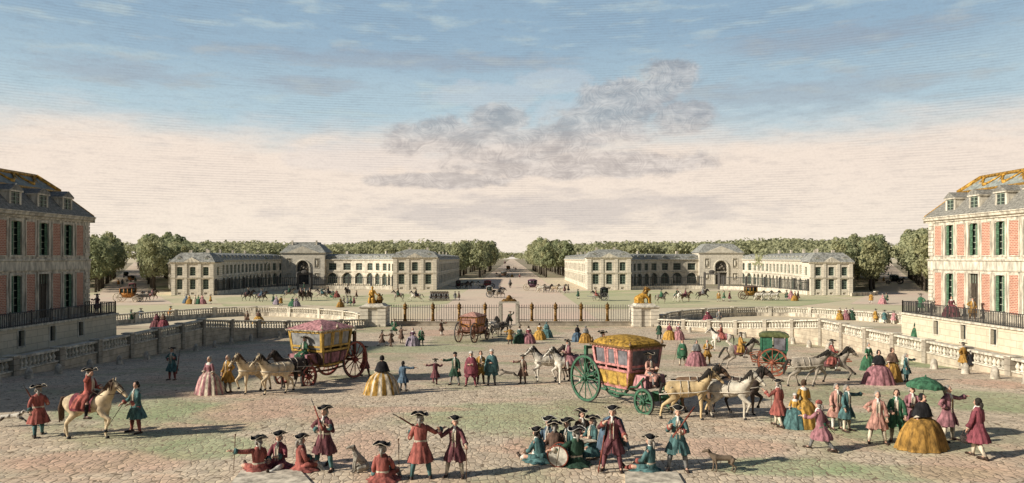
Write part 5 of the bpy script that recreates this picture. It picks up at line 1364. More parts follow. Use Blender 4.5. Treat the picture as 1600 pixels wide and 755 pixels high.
def coach(pos, face, label, c, rr=1.0, fr=.55, s=1.0, L=1.05, W=.8, group='coaches in the palace court', roofk='pagoda', seat=True):
    """c: colours roof, panel, frame, pane, gear, wheel, seat"""
    t = thing('coach', label, 'coach', pos, R(face), group); t.scale = (s, s, s)
    zb, zw, zt = .82, 1.55, 2.5
    # side outline: bellied, narrower at the floor; +y is forward
    def yl(z): return interp(z, [(zb, L*.72), (1.1, L*.88), (zw, L*.97), (zt, L*1.1)])
    def xl(z): return interp(z, [(zb, W*.8), (1.1, W*.9), (zw, W*.96), (zt, W*1.05)])
    def rg(z, e=0): return [(-xl(z)-e, -yl(z)-e, z), (xl(z)+e, -yl(z)-e, z), (xl(z)+e, yl(z)+e, z), (-xl(z)-e, yl(z)+e, z)]
    m = MB(); m.loft([rg(zb), rg(1.0), rg(1.25), rg(zw)], 0, (True, True)); body = m.obj('body', c['panel'], t)
    # posts, cornice, mouldings
    fr_ = MB()
    def bar(y0, z0, y1, z1, w, side, e=.03):
        for sx in ((-1, 1) if side == 'x' else ()):
            fr_.hexa([(sx*(xl(z0)+e), y0-w, z0), (sx*(xl(z0)+e), y0+w, z0), (sx*(xl(z0)-.06), y0+w, z0), (sx*(xl(z0)-.06), y0-w, z0),
                      (sx*(xl(z1)+e), y1-w, z1), (sx*(xl(z1)+e), y1+w, z1), (sx*(xl(z1)-.06), y1+w, z1), (sx*(xl(z1)-.06), y1-w, z1)])
    for sgn_ in (-1, 1):
        bar(sgn_*(yl(zw)-.05), zw, sgn_*(yl(zt)-.05), zt, .06, 'x'); bar(sgn_*.36, zb, sgn_*.36, zt, .045, 'x'); bar(sgn_*(yl(zb)-.05), zb, sgn_*(yl(zw)-.05), zw, .05, 'x')
    for z in (zb, zw-.03, 1.72, zt-.1):
        for sx in (-1, 1): fr_.hexa([(sx*(xl(z)+.035), -yl(z), z), (sx*(xl(z)+.035), yl(z), z), (sx*(xl(z)-.05), yl(z), z), (sx*(xl(z)-.05), -yl(z), z), (sx*(xl(z+.09)+.035), -yl(z), z+.09), (sx*(xl(z+.09)+.035), yl(z), z+.09), (sx*(xl(z+.09)-.05), yl(z), z+.09), (sx*(xl(z+.09)-.05), -yl(z), z+.09)])
        for sy in (-1, 1): fr_.hexa([(-xl(z), sy*(yl(z)+.035), z), (xl(z), sy*(yl(z)+.035), z), (xl(z), sy*(yl(z)-.04), z), (-xl(z), sy*(yl(z)-.04), z), (-xl(z), sy*(yl(z)+.035), z+.09), (xl(z), sy*(yl(z)+.035), z+.09), (xl(z), sy*(yl(z)-.04), z+.09), (-xl(z), sy*(yl(z)-.04), z+.09)])
    for sy in (-1, 1):
        for sx in (-1, 1):
            fr_.hexa([(sx*(xl(zw)-.0), sy*(yl(zw)+.03), zw), (sx*(xl(zw)-.12), sy*(yl(zw)+.03), zw), (sx*(xl(zw)-.12), sy*(yl(zw)-.04), zw), (sx*(xl(zw)), sy*(yl(zw)-.04), zw),
                      (sx*(xl(zt)), sy*(yl(zt)+.03), zt), (sx*(xl(zt)-.12), sy*(yl(zt)+.03), zt), (sx*(xl(zt)-.12), sy*(yl(zt)-.04), zt), (sx*(xl(zt)), sy*(yl(zt)-.04), zt)])
    fr_.obj('frame', c['frame'], body)
    for sx in (-1, 1):     # inset coloured panels
        for y0, y1 in ((-.82*L, -.42), (-.28, .28), (.42, .82*L)):
            pn = MB()
            pn.hexa([(sx*(xl(1.0)+.02), y0*.93, .98), (sx*(xl(1.0)+.02), y1*.93, .98), (sx*(xl(1.0)-.02), y1*.93, .98), (sx*(xl(1.0)-.02), y0*.93, .98),
                     (sx*(xl(1.45)+.025), y0, 1.45), (sx*(xl(1.45)+.025), y1, 1.45), (sx*(xl(1.45)-.02), y1, 1.45), (sx*(xl(1.45)-.02), y0, 1.45)])
            pn.obj('painted_panel', c['inset'], body)
    for sx in (-1, 1):
        for y0, y1 in ((-.86*L, -.40), (-.31, .31), (.40, .86*L)):
            gl = MB(); gl.add([(sx*(xl(1.8)-.01), y0, 1.8), (sx*(xl(1.8)-.01), y1, 1.8), (sx*(xl(zt)-.02), y1*1.04, zt-.08), (sx*(xl(zt)-.02), y0*1.04, zt-.08)], [(0, 1, 2, 3)]); gl.obj('window_pane', c['pane'], body)
    for sy in (-1, 1): gl = MB(); gl.add([(-xl(1.8)+.12, sy*(yl(1.8)-.01), 1.65), (xl(1.8)-.12, sy*(yl(1.8)-.01), 1.65), (xl(zt)-.14, sy*(yl(zt)-.01), zt-.08), (-xl(zt)+.14, sy*(yl(zt)-.01), zt-.08)], [(0, 1, 2, 3)]); gl.obj('window_pane', c['pane'], body)
    for sx in (-1, 1):
        cu = MB()
        for y0 in (-.28, .2):
            cu.hexa([(sx*(xl(1.8)+.004), y0, 1.82), (sx*(xl(1.8)+.004), y0+.08, 1.82), (sx*(xl(1.8)-.008), y0+.08, 1.82), (sx*(xl(1.8)-.008), y0, 1.82), (sx*(xl(zt)-.004), y0-.03, zt-.1), (sx*(xl(zt)-.004), y0+.12, zt-.1), (sx*(xl(zt)-.015), y0+.12, zt-.1), (sx*(xl(zt)-.015), y0-.03, zt-.1)])
        cu.tube([(sx*(xl(zt)+.02), .34*math.cos(math.pi*i/10), zt-.12+.2*math.sin(math.pi*i/10)) for i in range(11)], .035, 5)
        cu.obj('door_arch', c['frame'], body)
    rf = MB(); e = .1
    if roofk == 'pagoda':
        rf.loft([rg(zt, e), rg(zt+.07, e+.02)], 1, (True, False)); rs = []
        for z, k in ((.071, 1.0), (.16, .97), (.26, .84), (.34, .62), (.4, .36), (.43, .1)):
            n = 8; x0, y0 = (xl(zt)+e)*k, (yl(zt)+e)*k
            rs.append([(x0*min(1, max(-1, 1.25*math.cos(q))), y0*min(1, max(-1, 1.25*math.sin(q))), zt+z) for q in [2*math.pi*i/24 for i in range(24)]])
        rf.loft(rs, 0, (False, True))
    else:
        rf.loft([rg(zt, e), rg(zt+.06, e+.02)], 1, (True, False)); x0, y0 = xl(zt)+e, yl(zt)+e
        rf.loft([[(-x0*k, -y0*k, zt+z), (x0*k, -y0*k, zt+z), (x0*k, y0*k, zt+z), (-x0*k, y0*k, zt+z)] for z, k in ((.061, 1.0), (.3, .5), (.46, .06))], 0, (False, True))
    ro = rf.obj('roof', [c['roof'], c['trim']], body)
    for x in (-1, 1):
        for y in (-1, 0, 1): fi = MB(); fi.lathe([(.03, 0), (.065, .05), (.05, .11), (.02, .13), (.035, .17), (.0, .21)], 8, 0, (x*(xl(zt)), y*(yl(zt)), zt+.1)); fi.obj('finial', c['trim'], ro)
    tl = MB()
    for sx in (-1, 1):
        for i in range(14): tl.ball((sx*(xl(zt)+e+.02), -yl(zt)+2*yl(zt)*i/13, zt-.02), (.025, .025, .04), 5, 4)
    for sy in (-1, 1):
        for i in range(9): tl.ball((-xl(zt)+2*xl(zt)*i/8, sy*(yl(zt)+e+.02), zt-.02), (.025, .025, .04), 5, 4)
    tl.obj('tassel_fringe', c['trim'], ro)
    # running gear
    g = MB(); yr, yf = -1.55*L, 1.75*L
    for sx in (-.5, .5): g.tube([(sx, yr, rr), (sx, yr+.4, .62), (sx, 0, .55), (sx, yf-.5, .62), (sx*.6, yf-.05, .78), (sx*.4, yf+.4, .8)], .05, 6)
    g.tube([(-.86, yr, rr), (.86, yr, rr)], .07, 8); g.tube([(-.82, yf, fr), (.82, yf, fr)], .06, 8); g.box((-.55, yf-.12, fr), (.55, yf+.12, fr+.32))
    g.tube([(0, yf, fr+.1), (0, yf+.7, .72), (0, yf+1.3, .85)], [.06, .05, .04], 6); g.tube([(-.6, yf+.75, .8), (.6, yf+.75, .8)], .04, 6)
    for sx in (-.62, .62):
        g.tube([(sx, yr-.05, rr+.1), (sx, yr-.2, rr+.55), (sx, yr, rr+.8), (sx, yr+.2, rr+.55), (sx, yr+.3, 1.1), (sx, -yl(1)+.1, .95)], .045, 6)
        g.tube([(sx, yf-.2, .85), (sx, yf-.35, 1.25), (sx, yf-.2, 1.4), (sx, yf-.6, 1.0), (sx, yl(1)-.1, .92)], .04, 6)
        g.tube([(sx, -yl(1), .86), (sx, -.3, .74), (sx, .3, .74), (sx, yl(1), .86)], .035, 6)
    g.obj('undercarriage', c['gear'], t)
    b = MB(); b.box((-.6, yr-.35, rr+.12), (.6, yr+.35, rr+.2)); b.box((-.62, yr-.4, rr+.2), (-.5, yr-.25, rr+1.35)); b.box((.5, yr-.4, rr+.2), (.62, yr-.25, rr+1.35)); b.box((-.62, yr-.39, rr+1.2), (.62, yr-.27, rr+1.32)); b.obj('footman_board', c['gear'], t)
    if seat:
        b = MB(); b.box((-.5, yf-.75, 1.3), (.5, yf-.25, 1.42)); b.loft([[(-.52, yf-.8, 1.45), (.52, yf-.8, 1.45), (.52, yf-.2, 1.45), (-.52, yf-.2, 1.45)], [(-.58, yf-.86, .95), (.58, yf-.86, .95), (.58, yf-.14, .95), (-.58, yf-.14, .95)]][::-1], 1, (False, True)); b.box((-.45, yf+.1, .85), (.45, yf+.5, .91)); b.hexa([(-.45, yf+.5, .88), (.45, yf+.5, .88), (.45, yf+.56, .88), (-.45, yf+.56, .88), (-.45, yf+.72, 1.2), (.45, yf+.72, 1.2), (.45, yf+.78, 1.2), (-.45, yf+.78, 1.2)])
        b.obj('driving_seat', [c['gear'], c['seat']], t)
    for sx in (-.86, .86): wheel(rr, 12, 'wheel', t, sx, yr, c['wheel'], c.get('hub')); wheel(fr, 10, 'wheel', t, sx*.94, yf, c['wheel'], c.get('hub'))
    return t, Matrix.Translation(Vector(pos)) @ Matrix.Rotation(R(face), 4, 'Z') @ Matrix.Scale(s, 4), yr, yf
_lc = {}
def far_coach(x, y, face, c1, c2, label, s=1.0, two=False, group='carriages on the parade ground', wc='dark'):
    k = two
    if k not in _lc:
        m = MB()
        def rg(z, a, b): return [(-a, -b, z), (a, -b, z), (a, b, z), (-a, b, z)]
        L = .6 if two else 1.0
        m.loft([rg(.8, .55, L*.7), rg(1.3, .72, L*.95), rg(1.55, .76, L)], 0, (True, True)); 
        for sx in (-1, 1):
            for yy in (-L, -.3, .3, L) if not two else (-L, L): m.box((sx*.76-.05, yy-.06, 1.5), (sx*.76+.05, yy+.06, 2.3), 0)
        m.loft([rg(1.56, .7, L*.94), rg(2.28, .74, L*.98)], 2, (True, True)); m.loft([rg(2.3, .86, L*1.12), rg(2.42, .8, L), rg(2.62, .3, L*.4)], 1, (True, True))
        for yy, r_ in ([(-1.4, .8), (1.5, .5)] if not two else [(0, .8)]):
            for sx in (-.8, .8):
                sg_ = 14; R1 = lambda rad, dx: [(sx+dx, yy+rad*math.cos(2*math.pi*i/sg_), r_+rad*math.sin(2*math.pi*i/sg_)) for i in range(sg_)]
                m.loft([R1(r_, -.05), R1(r_, .05), R1(r_-.12, .05), R1(r_-.12, -.05), R1(r_, -.05)], 3, (False, False))
                for i in range(8): q = 2*math.pi*i/8; m.tube([(sx, yy, r_), (sx, yy+(r_-.08)*math.cos(q), r_+(r_-.08)*math.sin(q))], .03, 4, 3)
            m.tube([(-.8, yy, r_), (.8, yy, r_)], .06, 6, 3)
        for sx in (-.4, .4): m.tube([(sx, -1.4 if not two else -.3, .75), (sx, 1.5, .65), (sx, 3.3, .9)], .05, 5, 3)
        if not two: m.box((-.45, 1.1, 1.2), (.45, 1.5, 1.4), 1)
        _lc[k] = m.mesh('carriage', [SKIN]*4)
    p = at(x, y); o = link('carriage', _lc[k], None, None, [cloth(c1), cloth(c2), M_('window_glass', (0, 0, 0)), cloth(wc)]); o.location = p; o.rotation_euler = (0, 0, R(face)); o.scale = (s, s, s)
    tag(o, label, 'carriage', group); return o, Matrix.Translation(p) @ Matrix.Rotation(R(face), 4, 'Z') @ Matrix.Scale(s, 4)
# ================================================================== CARRIAGES AND THEIR TEAMS
CG = M_('coach_glass', (.17, .16, .17), .35, .3, 3)
def team_pos(base, yaw, ahead, side): 
    a = R(yaw); return Vector((base[0]-math.sin(a)*ahead+math.cos(a)*side, base[1]+math.cos(a)*ahead+math.sin(a)*side, 0))
def onground(v): return Vector((v.x, v.y, surf(v.x, v.y)+.004))
# the yellow and pink state coach
pA = onground(Vector((5.0, 32.1, 0)))
cA, MA, yr, yf = coach(pA, -146, 'state coach with domed yellow roof, pink and yellow doors and tall green wheels', dict(roof=M_('gold_cloth', (.36, .21, .035), .8, .45, 8, bump=.4), panel=M_('dark_gold_paint', (.34, .2, .06), .6, .4, 5), frame=M_('pink_paint', (.5, .22, .2), .6, .35, 5), inset=M_('gold_paint', (.48, .3, .07), .5, .3, 5), pane=CG,
              gear=M_('green_paint', (.05, .13, .075), .6, .3, 5), wheel=M_('green_paint', (0, 0, 0)), seat=cloth('pink'), trim=M_('bronze', (.2, .12, .05), .5, .3)), rr=.98, fr=.52, s=1.05, W=.84)
person(0, 0, -150, 'salmon', 'coachman in salmon coat driving the yellow-roofed state coach', arms=('rein', 'rein'), legs='bench', pos=MA @ Vector((0, yf-.5, 1.53)), breech='grey', stock='grey', group='coachmen and footmen')
person(0, 0, -130, 'salmon', 'footman in salmon coat standing behind the yellow-roofed state coach', arms=('brace', 'brace'), pos=MA @ Vector((-.1, yr, 1.2)), s=1.05, group='coachmen and footmen')
horse(1074, 655, -99, 'dun', 'dun horse with pale harness, next to the green front wheel of the state coach', 'walk', 'harness', 'arch', 'dark')
horse(1088, 646, -97, 'brown', 'brown horse half hidden behind the dun horse of the state coach', 'walk', 'harness', 'arch', 'dark')
horse(1141, 655, -128, 'pale', 'pale grey horse leading the state coach team, turned towards the viewer', 'prance', 'harness', 'arch', 'dark')
horse(1156, 647, -112, 'dark', 'dark horse leading the state coach team on its far side', 'walk', 'harness', 'arch', 'dark')
# the yellow coach with the pink roof
pB = onground(Vector((-10.55, 40.6, 0)))
cB, MB2, yr, yf = coach(pB, 153, 'yellow-framed coach with rose-pink tented roof and red wheels', dict(roof=cloth('pink'), panel=cloth('brown'), frame=M_('gold_paint', (0, 0, 0)), inset=cloth('rose'), pane=M_('pale_glass', (.3, .29, .27), .35, .3, 3),
              gear=M_('brown_paint', (.16, .07, .04), .6, .3, 5), wheel=M_('red_paint', (.28, .07, .05), .6, .3, 5), seat=cloth('rose'), trim=cloth('cream')), rr=.9, fr=.5, s=1.14, W=.98, L=.98, roofk='tent')
person(0, 0, 150, 'green', 'coachman in green coat driving the pink-roofed coach', arms=('rein', 'rein'), legs='bench', pos=MB2 @ Vector((-.1, yf-.5, 1.53)), group='coachmen and footmen')
person(0, 0, 150, 'green', 'footman in green coat behind the pink-roofed coach, on its shaded side', arms=('brace', 'brace'), pos=MB2 @ Vector((.35, yr, 1.12)), s=1.05, group='coachmen and footmen')
person(0, 0, 165, 'dark_green', 'footman in dark green coat behind the pink-roofed coach, above its big red wheel', arms=('brace', 'brace'), pos=MB2 @ Vector((-.3, yr, 1.12)), s=1.05, group='coachmen and footmen')
horse(432, 616, 140, 'cream', 'cream horse with dark mane drawing the pink-roofed coach', 'walk', 'harness', 'arch', 'dark')
horse(394, 614, 152, 'cream', 'cream horse tossing its head, outer horse of the pink-roofed coach', 'prance', 'harness', 'arch', 'brown')
horse(452, 606, 140, 'dark', 'dark horse between the cream horse and the pink-roofed coach', 'stand', 'harness', 'arch', 'dark')
# the orange coach seen from behind
pC = at(739, 533)
cC, MC, yr, yf = coach(pC, -20, 'orange coach seen from behind, heading for the gate', dict(roof=cloth('salmon'), panel=cloth('salmon'), frame=cloth('orange'), inset=cloth('salmon'), pane=cloth('salmon'), gear=M_('brown_paint', (0, 0, 0)),
              wheel=M_('brown_paint', (0, 0, 0)), seat=cloth('brown'), trim=cloth('brown')), rr=1.0, fr=.6, s=1.0, W=.86, roofk='tent')
for sd, cl, nm in ((-.7, 'dark', 'dark horse on the near side of the orange coach team'), (.7, 'grey', 'grey horse on the off side of the orange coach team')):
    v = onground(team_pos(pC, -19, 4.6, sd)); horse(0, 0, -22, cl, nm, 'walk', 'harness', pos=v)
for sd, cl, nm in ((-.7, 'white', 'white leader of the orange coach team'), (.7, 'dark', 'dark leader of the orange coach team')):
    v = onground(team_pos(pC, -19, 7.6, sd)); horse(0, 0, -30, cl, nm, 'trot', 'harness', pos=v)
# the green chaise
def chaise(pos, face, label):
    t = thing('chaise', label, 'chaise', pos, R(face), 'coaches in the palace court')
    gp = M_('bottle_green', (.04, .14, .08), .5, .3, 5); W, L = .62, .72
    def rg(z, k=1, l=1): return [(-W*k, -L*l, z), (W*k, -L*l, z), (W*k, L*l, z), (-W*k, L*l, z)]
    m = MB(); m.loft([rg(.75, .85, .6), rg(.95, .95, .9), rg(1.5, 1, 1)], 0, (True, True)); b = m.obj('body', gp, t)
    for sx in (-1, 1):
        for sy in (-1, 1): m = MB(); m.box((sx*W-.05, sy*L-.05, 1.5), (sx*W+.05, sy*L+.05, 2.3)); m.obj('post', gp, b)
    m = MB(); m.box((-W-.03, -L-.01, 1.5), (W+.03, -L+.05, 2.3)); m.box((-W-.02, -L, 1.5), (-W+.03, -.1, 2.3)); m.box((W-.03, -L, 1.5), (W+.02, -.1, 2.3)); m.obj('hood_panel', gp, b)
    m = MB(); m.box((-.4, -L+.052, 1.75), (.4, -L+.08, 2.2)); m.obj('curtain', cloth('cream'), b)
    m = MB()
    for sx in (-1, 1): m.add([(sx*(W+.022), .0, 1.55), (sx*(W+.022), L-.1, 1.55), (sx*(W+.022), L-.1, 2.25), (sx*(W+.022), .0, 2.25)], [(0, 1, 2, 3)])
    m.obj('side_pane', CG, b)
    m = MB(); m.loft([rg(2.3, 1.15, 1.15), rg(2.38, 1.18, 1.18), rg(2.52, .9, .9), rg(2.6, .4, .4)], 0, (True, True)); m.obj('roof', [M_('green_gold_roof', (.12, .13, .05), .6, .3, 5)], b)
    g = MB(); g.tube([(-.9, -.1, .82), (.9, -.1, .82)], .06, 8)
    for sx in (-.5, .5): g.tube([(sx, -1.2, .8), (sx, 1.0, .72), (sx, 2.2, .95), (sx*.9, 4.2, 1.05)], .045, 6); g.tube([(sx, -1.2, .8), (sx, -1.35, 1.2), (sx, -.8, 1.3)], .03, 5)
    g.obj('shafts_and_axle', M_('red_brown_paint', (.28, .09, .05), .6, .3), t)
    for sx in (-.86, .86): wheel(.84, 12, 'wheel', t, sx, -.1, M_('red_brown_paint', (0, 0, 0)))
    return t
pD = at(1209, 586); chaise(pD, -108, 'green two-wheeled chaise with reddish wheels and long shafts')
h1, M1 = horse(1262, 604, -94, 'grey', 'grey horse in the shafts of the green chaise', 'trot', 'harness', 'low', 'dark')
h2, M2 = horse(1299, 600, -94, 'grey', 'dappled grey horse ridden by the postilion in red, ahead of the chaise', 'gallop', 'saddle', 'arch', 'dark')
rider(M2, 'red', 'postilion in red coat riding before the green chaise', group='riders in the palace court')
# ================================================================== RIDERS IN THE COURT
h, M3 = horse(140, 686, -99, 'cream', 'cream horse with a tossing mane, stepping high under the rider in red', 'prance', 'saddle', 'arch', 'brown', 'crimson', s=1.04)
rider(M3, 'scarlet', 'rider in scarlet coat lifting one hand, on the cream horse', arms=(((.5, .35, .1), (-.1, .6, .9)), 'rein'), s=1.05, stock='black', facing='scarlet', group='riders in the palace court')
horse(856, 597, 108, 'white', 'white horse with dark mane, the one nearer the boy pointing', 'walk', 'harness', 'arch', 'dark')
h, M4 = horse(888, 600, 105, 'white', 'white horse with dark mane, ridden by the rider in rose', 'prance', 'saddle', 'arch', 'dark')
rider(M4, 'rose', 'rider in rose coat and black hat on the second white horse', group='riders in the palace court', breech='rose')
horse(905, 596, 100, 'dark', 'dark horse between the white horse and the great green wheel', 'walk', 'harness', 'arch', 'dark')
h, M5 = horse(1127, 548, 70, 'white', 'white horse seen from behind near the court wall', 'prance', 'saddle', 'arch', 'dark')
rider(M5, 'red', 'rider in red on the white horse near the court wall', group='riders in the palace court')
h, M6 = horse(1157, 576, -88, 'grey', 'grey horse cantering towards the green chaise', 'gallop', 'saddle', 'arch', 'dark')
rider(M6, 'ochre', 'rider in ochre coat cantering on the grey horse', group='riders in the palace court')
# ================================================================== FOREGROUND SOLDIERS
MG = 'muskets and sticks held by the people'
def mus(M4, a, b, label): held('musket', MUS, M4, a, b, label, 'musket', MG)
o, P, M = person(60, 682, 35, 'red', 'red-coated soldier in teal stockings walking away beside the leaping spotted dog', arms=('musk', 'back'), legs='walk', belt=True, facing='teal', stock='teal', breech='red', s=1.06, group='soldiers in red coats')
mus(M, (-.1, .35, 1.05), (-.45, -.75, 1.9), 'musket over the shoulder of the soldier by the spotted dog')
person(213, 676, 150, 'teal', 'bare-headed man in teal coat and red stockings beside the cream horse', arms=('cane', 'lap'), legs='wide', hat=False, hairc='dark', stock='red', breech='red', facing='scarlet', s=1.08, turn=.5)
held('walking_stick', stick_mesh(.95), M, (0, 0, 0), (0, 0, 1), 'x', 'stick')
bpy.data.objects.remove(bpy.data.objects['walking_stick'])
_o, _P, _M = o, P, M
def stick(x, y, face, a, b, label, l=1.0):
    M4 = Matrix.Translation(at(x, y)) @ Matrix.Rotation(R(face), 4, 'Z'); held('walking_stick', stick_mesh(l), M4, a, b, label, 'walking stick', MG)
stick(213, 676, 150, (.55, .75, .25), (.2, .4, 1.05), 'stick held low by the man in teal coat and red stockings')
o, P, M = person(269, 594, 168, 'teal', 'soldier in teal coat and red stockings alone in the shade', arms=('hip', 'musk'), legs='stand', facing='red', stock='red', s=1.04, group='soldiers in teal coats')
mus(M, (-.35, .1, .35), (-.6, .15, 1.8), 'musket held upright by the lone soldier in the shade')
# left seated trio
person(404, 738, 55, 'red', 'seated red soldier reaching out to the tall staff', arms=('out', 'lap'), legs='sit', facing='teal', belt=True, s=1.08, turn=-.3, group='soldiers in red coats', arms_=None) if 0 else person(404, 738, 40, 'red', 'seated red soldier reaching out to the tall staff', arms=('lap', ((.9, .3, .05), (.9, .25, .2))), legs='sit', facing='teal', belt=True, s=1.08, group='soldiers in red coats')
stick(365, 735, 0, (0, 0, .0), (.05, 0, 1.0), 'brown staff standing under the hand of the seated red soldier', 1.05)
person(436, 730, 170, 'crimson', 'seated crimson soldier in the middle of the three on the slab', arms=('lap', 'fold'), legs='sit', facing='teal', s=1.08, turn=.3, group='soldiers in red coats')
person(470, 735, -60, 'red', 'seated red soldier with folded arms turned to his two fellows', arms=('fold', 'lap'), legs='sit', facing='teal', s=1.08, group='soldiers in red coats')
o, P, M = person(507, 735, 165, 'maroon', 'standing maroon soldier in teal stockings, musket on his shoulder, behind the sitting dog', arms=('hip', 'musk'), legs='wide', facing='teal', stock='teal', breech='maroon', belt=True, s=1.1, group='soldiers in red coats')
mus(M, (-.15, .35, 1.15), (.55, -.35, 1.72), 'musket on the shoulder of the standing maroon soldier')
dog(561, 738, 90+30, 'sit', (.3, .27, .22), 'grey dog sitting on the paving next to a seated red soldier', .95)
o, P, M = person(598, 752, -10, 'red', 'seated red soldier with his back turned, right by the sitting dog', arms=('lap', 'hang'), legs='sit', facing='teal', belt=True, s=1.12, group='soldiers in red coats')
stick(598, 752, 0, (.42, .3, .1), (.4, .3, 1.05), 'brown staff upright before the soldier who turns his back', 1.0)
o, P, M = person(657, 749, 12, 'red', 'standing red soldier seen from behind, talking to the man with a cane', arms=('brace', 'musk'), legs='wide', facing='teal', stock='teal', breech='red', belt=True, s=1.1, turn=-.3, group='soldiers in red coats')
mus(M, (.0, .35, 1.2), (-.65, -.45, 1.78), 'musket on the shoulder of the red soldier seen from behind')
person(711, 745, 172, 'maroon', 'man in maroon coat and black hat leaning on a cane, hand raised', arms=(((.5, .3, -.4), (.2, .45, .8)), 'cane'), legs='wide', stock='cream', facing='maroon', s=1.0, turn=.3)
stick(711, 745, 172, (-.42, .45, 0), (-.42, .42, .88), 'cane under the hand of the man in maroon coat', .9)
# drummers' circle
person(846, 722, 50, 'teal', 'crouching teal soldier at the outer edge of the drum circle', arms=('fold', 'lap'), legs='sit', facing='brown', lean=.3, hairc='dark', trim='cream', s=1.08, group='soldiers in teal coats')
person(866, 712, -10, 'brown', 'brown-coated soldier bending low behind the drum', arms=('fold', 'fold'), legs='sit', facing='cream', lean=.35, s=1.1, group='soldiers round the drum')
person(886, 708, 150, 'teal', 'teal soldier sitting high at the back of the drum circle', arms=('lap', 'lap'), legs='sit', facing='brown', s=1.15, group='soldiers in teal coats', z=.004)
person(900, 728, 20, 'dark_green', 'dark green soldier in white-edged hat sitting right by the drum', arms=('lap', 'out'), legs='sit', facing='cream', waist='red', belt=True, trim='white', s=1.2, group='soldiers in teal coats')
person(857, 704, 160, 'blue', 'dark blue soldier with white-edged hat at the back of the drum circle', arms=('lap', 'fold'), legs='sit', facing='brown', trim='white', s=1.12, group='soldiers round the drum')
person(909, 706, 200, 'brown', 'brown soldier looking over the drum between his fellows', arms=('fold', 'lap'), legs='kneel', facing='maroon', hairc='dark', s=1.08, group='soldiers round the drum')
person(926, 712, 120, 'teal', 'seated teal soldier in black hat with a board on his knees', arms=('lap', 'fold'), legs='bench', pos=at(926, 714)+Vector((0, 0, .42)), facing='brown', s=1.05, group='soldiers in teal coats')
def drum(x, y):
    t = thing('drum', 'military drum with pale skin lying on its side among the soldiers', 'drum', at(x, y)+Vector((0, 0, .33)), 0)
    def rg(r, yy): return [(r*math.cos(2*math.pi*i/24), yy, r*math.sin(2*math.pi*i/24)) for i in range(24)]
    m = MB(); m.loft([rg(.3, -.2), rg(.3, .2)], 0, (False, False)); m.obj('shell', M_('drum_shell', (.06, .12, .12), .6, .3), t)
    for yy in (-.2, .2): m = MB(); m.tube(rg(.315, yy)+[rg(.315, yy)[0]], .022, 6); m.obj('hoop', WOOD, t); m = MB(); m.loft([rg(.3, yy*1.01), rg(.3, yy*1.03)], 0, (True, True)); m.obj('drumhead', M_('drum_skin', (.5, .46, .38), .8, .3, 6), t)
    m = MB()
    for i in range(12): a = 2*math.pi*i/12; b = a+.26; m.tube([(.31*math.cos(a), -.2, .31*math.sin(a)), (.31*math.cos(b), .2, .31*math.sin(b)), (.31*math.cos(a+.52), -.2, .31*math.sin(a+.52))], .01, 4)
    m.tube([(-.05, -.215, -.3), (.05, -.215, .3)], .012, 4); m.obj('cords', cloth('cream'), t); t.rotation_euler.z = R(-18)
drum(874, 728)
m = MB(); m.box((-.3, -.25, 0), (.3, .25, .38)); o_ = m.obj('camp_stool', M_('stool_wood', (.2, .1, .06), .7)); o_.location = at(928, 712); tag(o_, 'low brown wooden box seat under the soldier with the board', 'box seat')
m = MB(); m.box((-.28, -.2, 0), (.28, .2, .025)); o_ = m.obj('writing_board', cloth('cream')); o_.location = at(920, 716)+Vector((-.1, -.25, .6)); o_.rotation_euler = (.1, 0, .4); tag(o_, 'pale board lying on the knees of the seated teal soldier', 'board')
o, P, M = person(957, 736, 165, 'maroon', 'standing soldier in dark red with a blue cloak, hand at his mouth', arms=('face', 'cane'), legs='wide', facing='red', stock='maroon', breech='maroon', s=1.1, waist='red', group='soldiers in red coats', cloak='+blue')
mus(M, (.32, .35, .02), (.12, .3, 1.4), 'musket butt-down in the hands of the cloaked soldier')
person(1016, 738, 55, 'teal', 'seated teal soldier with his back turned, on the slab', arms=('lap', 'lap'), legs='sit', facing='red', stock='red', breech='teal', belt=True, s=1.1, group='soldiers in teal coats')
o, P, M = person(1059, 736, 172, 'teal', 'standing teal soldier with white belt and pale stockings, musket across his chest', arms=('musk', 'fold'), legs='wide', facing='red', stock='grey', breech='teal', belt=True, trim='cream', s=1.1, group='soldiers in teal coats')
mus(M, (.15, .3, .95), (-.5, .1, 1.85), 'musket across the chest of the standing teal soldier')
dog(1128, 738, 85, 'stand', (.15, .11, .075), 'brown dog with raised tail standing beside the teal soldier', .82)
dog(18, 668, -90, 'leap', (.55, .5, .42), 'white and brown spotted dog leaping at the edge of the court', .85, True)
dog(795, 592, 80, 'leap', (.12, .1, .08), 'small dark dog leaping before the boy in brown', .72)
# ================================================================== COURT: MIDDLE ROWS
W_ = 'woman'
person(327, 616, 160, 'rose', 'lady in pink and white striped gown walking with the man in ochre', W_, stripes=('pink', 'cream'), s=1.05)
person(356, 613, 150, 'ochre', 'bare-headed man in ochre coat beside the lady in pink stripes', arms=('hang', 'hip'), hat=False, stock='cream', waist='gold', s=1.06)
o, P, M = person(570, 588, -60, 'red', 'man in red coat and black hat just behind the big red wheel', arms=('hip', 'brace'), legs='walk', stock='brown', s=1.02)
person(597, 616, 10, 'black', 'lady in yellow and white striped skirt under a black cape', W_, stripes=('gold', 'cream'), cape='black', hairc='dark', s=1.08, wide=1.12)
person(630, 611, -20, 'blue', 'youth in blue coat holding out his hand beside the striped skirt', arms=('point', 'hang'), hat=False, hairc='dark', stock='grey', s=.86)
person(680, 601, 30, 'maroon', 'boy in maroon coat and hat reaching towards the youth in blue', arms=('brace', 'point'), legs='hop', s=.78, stock='maroon')
person(711, 602, 165, 'dark_green', 'man in dark green coat with hand out, outermost of the four talking', arms=('point', 'hang'), legs='wide', stock='grey', hat=False, cap='black', s=1.0)
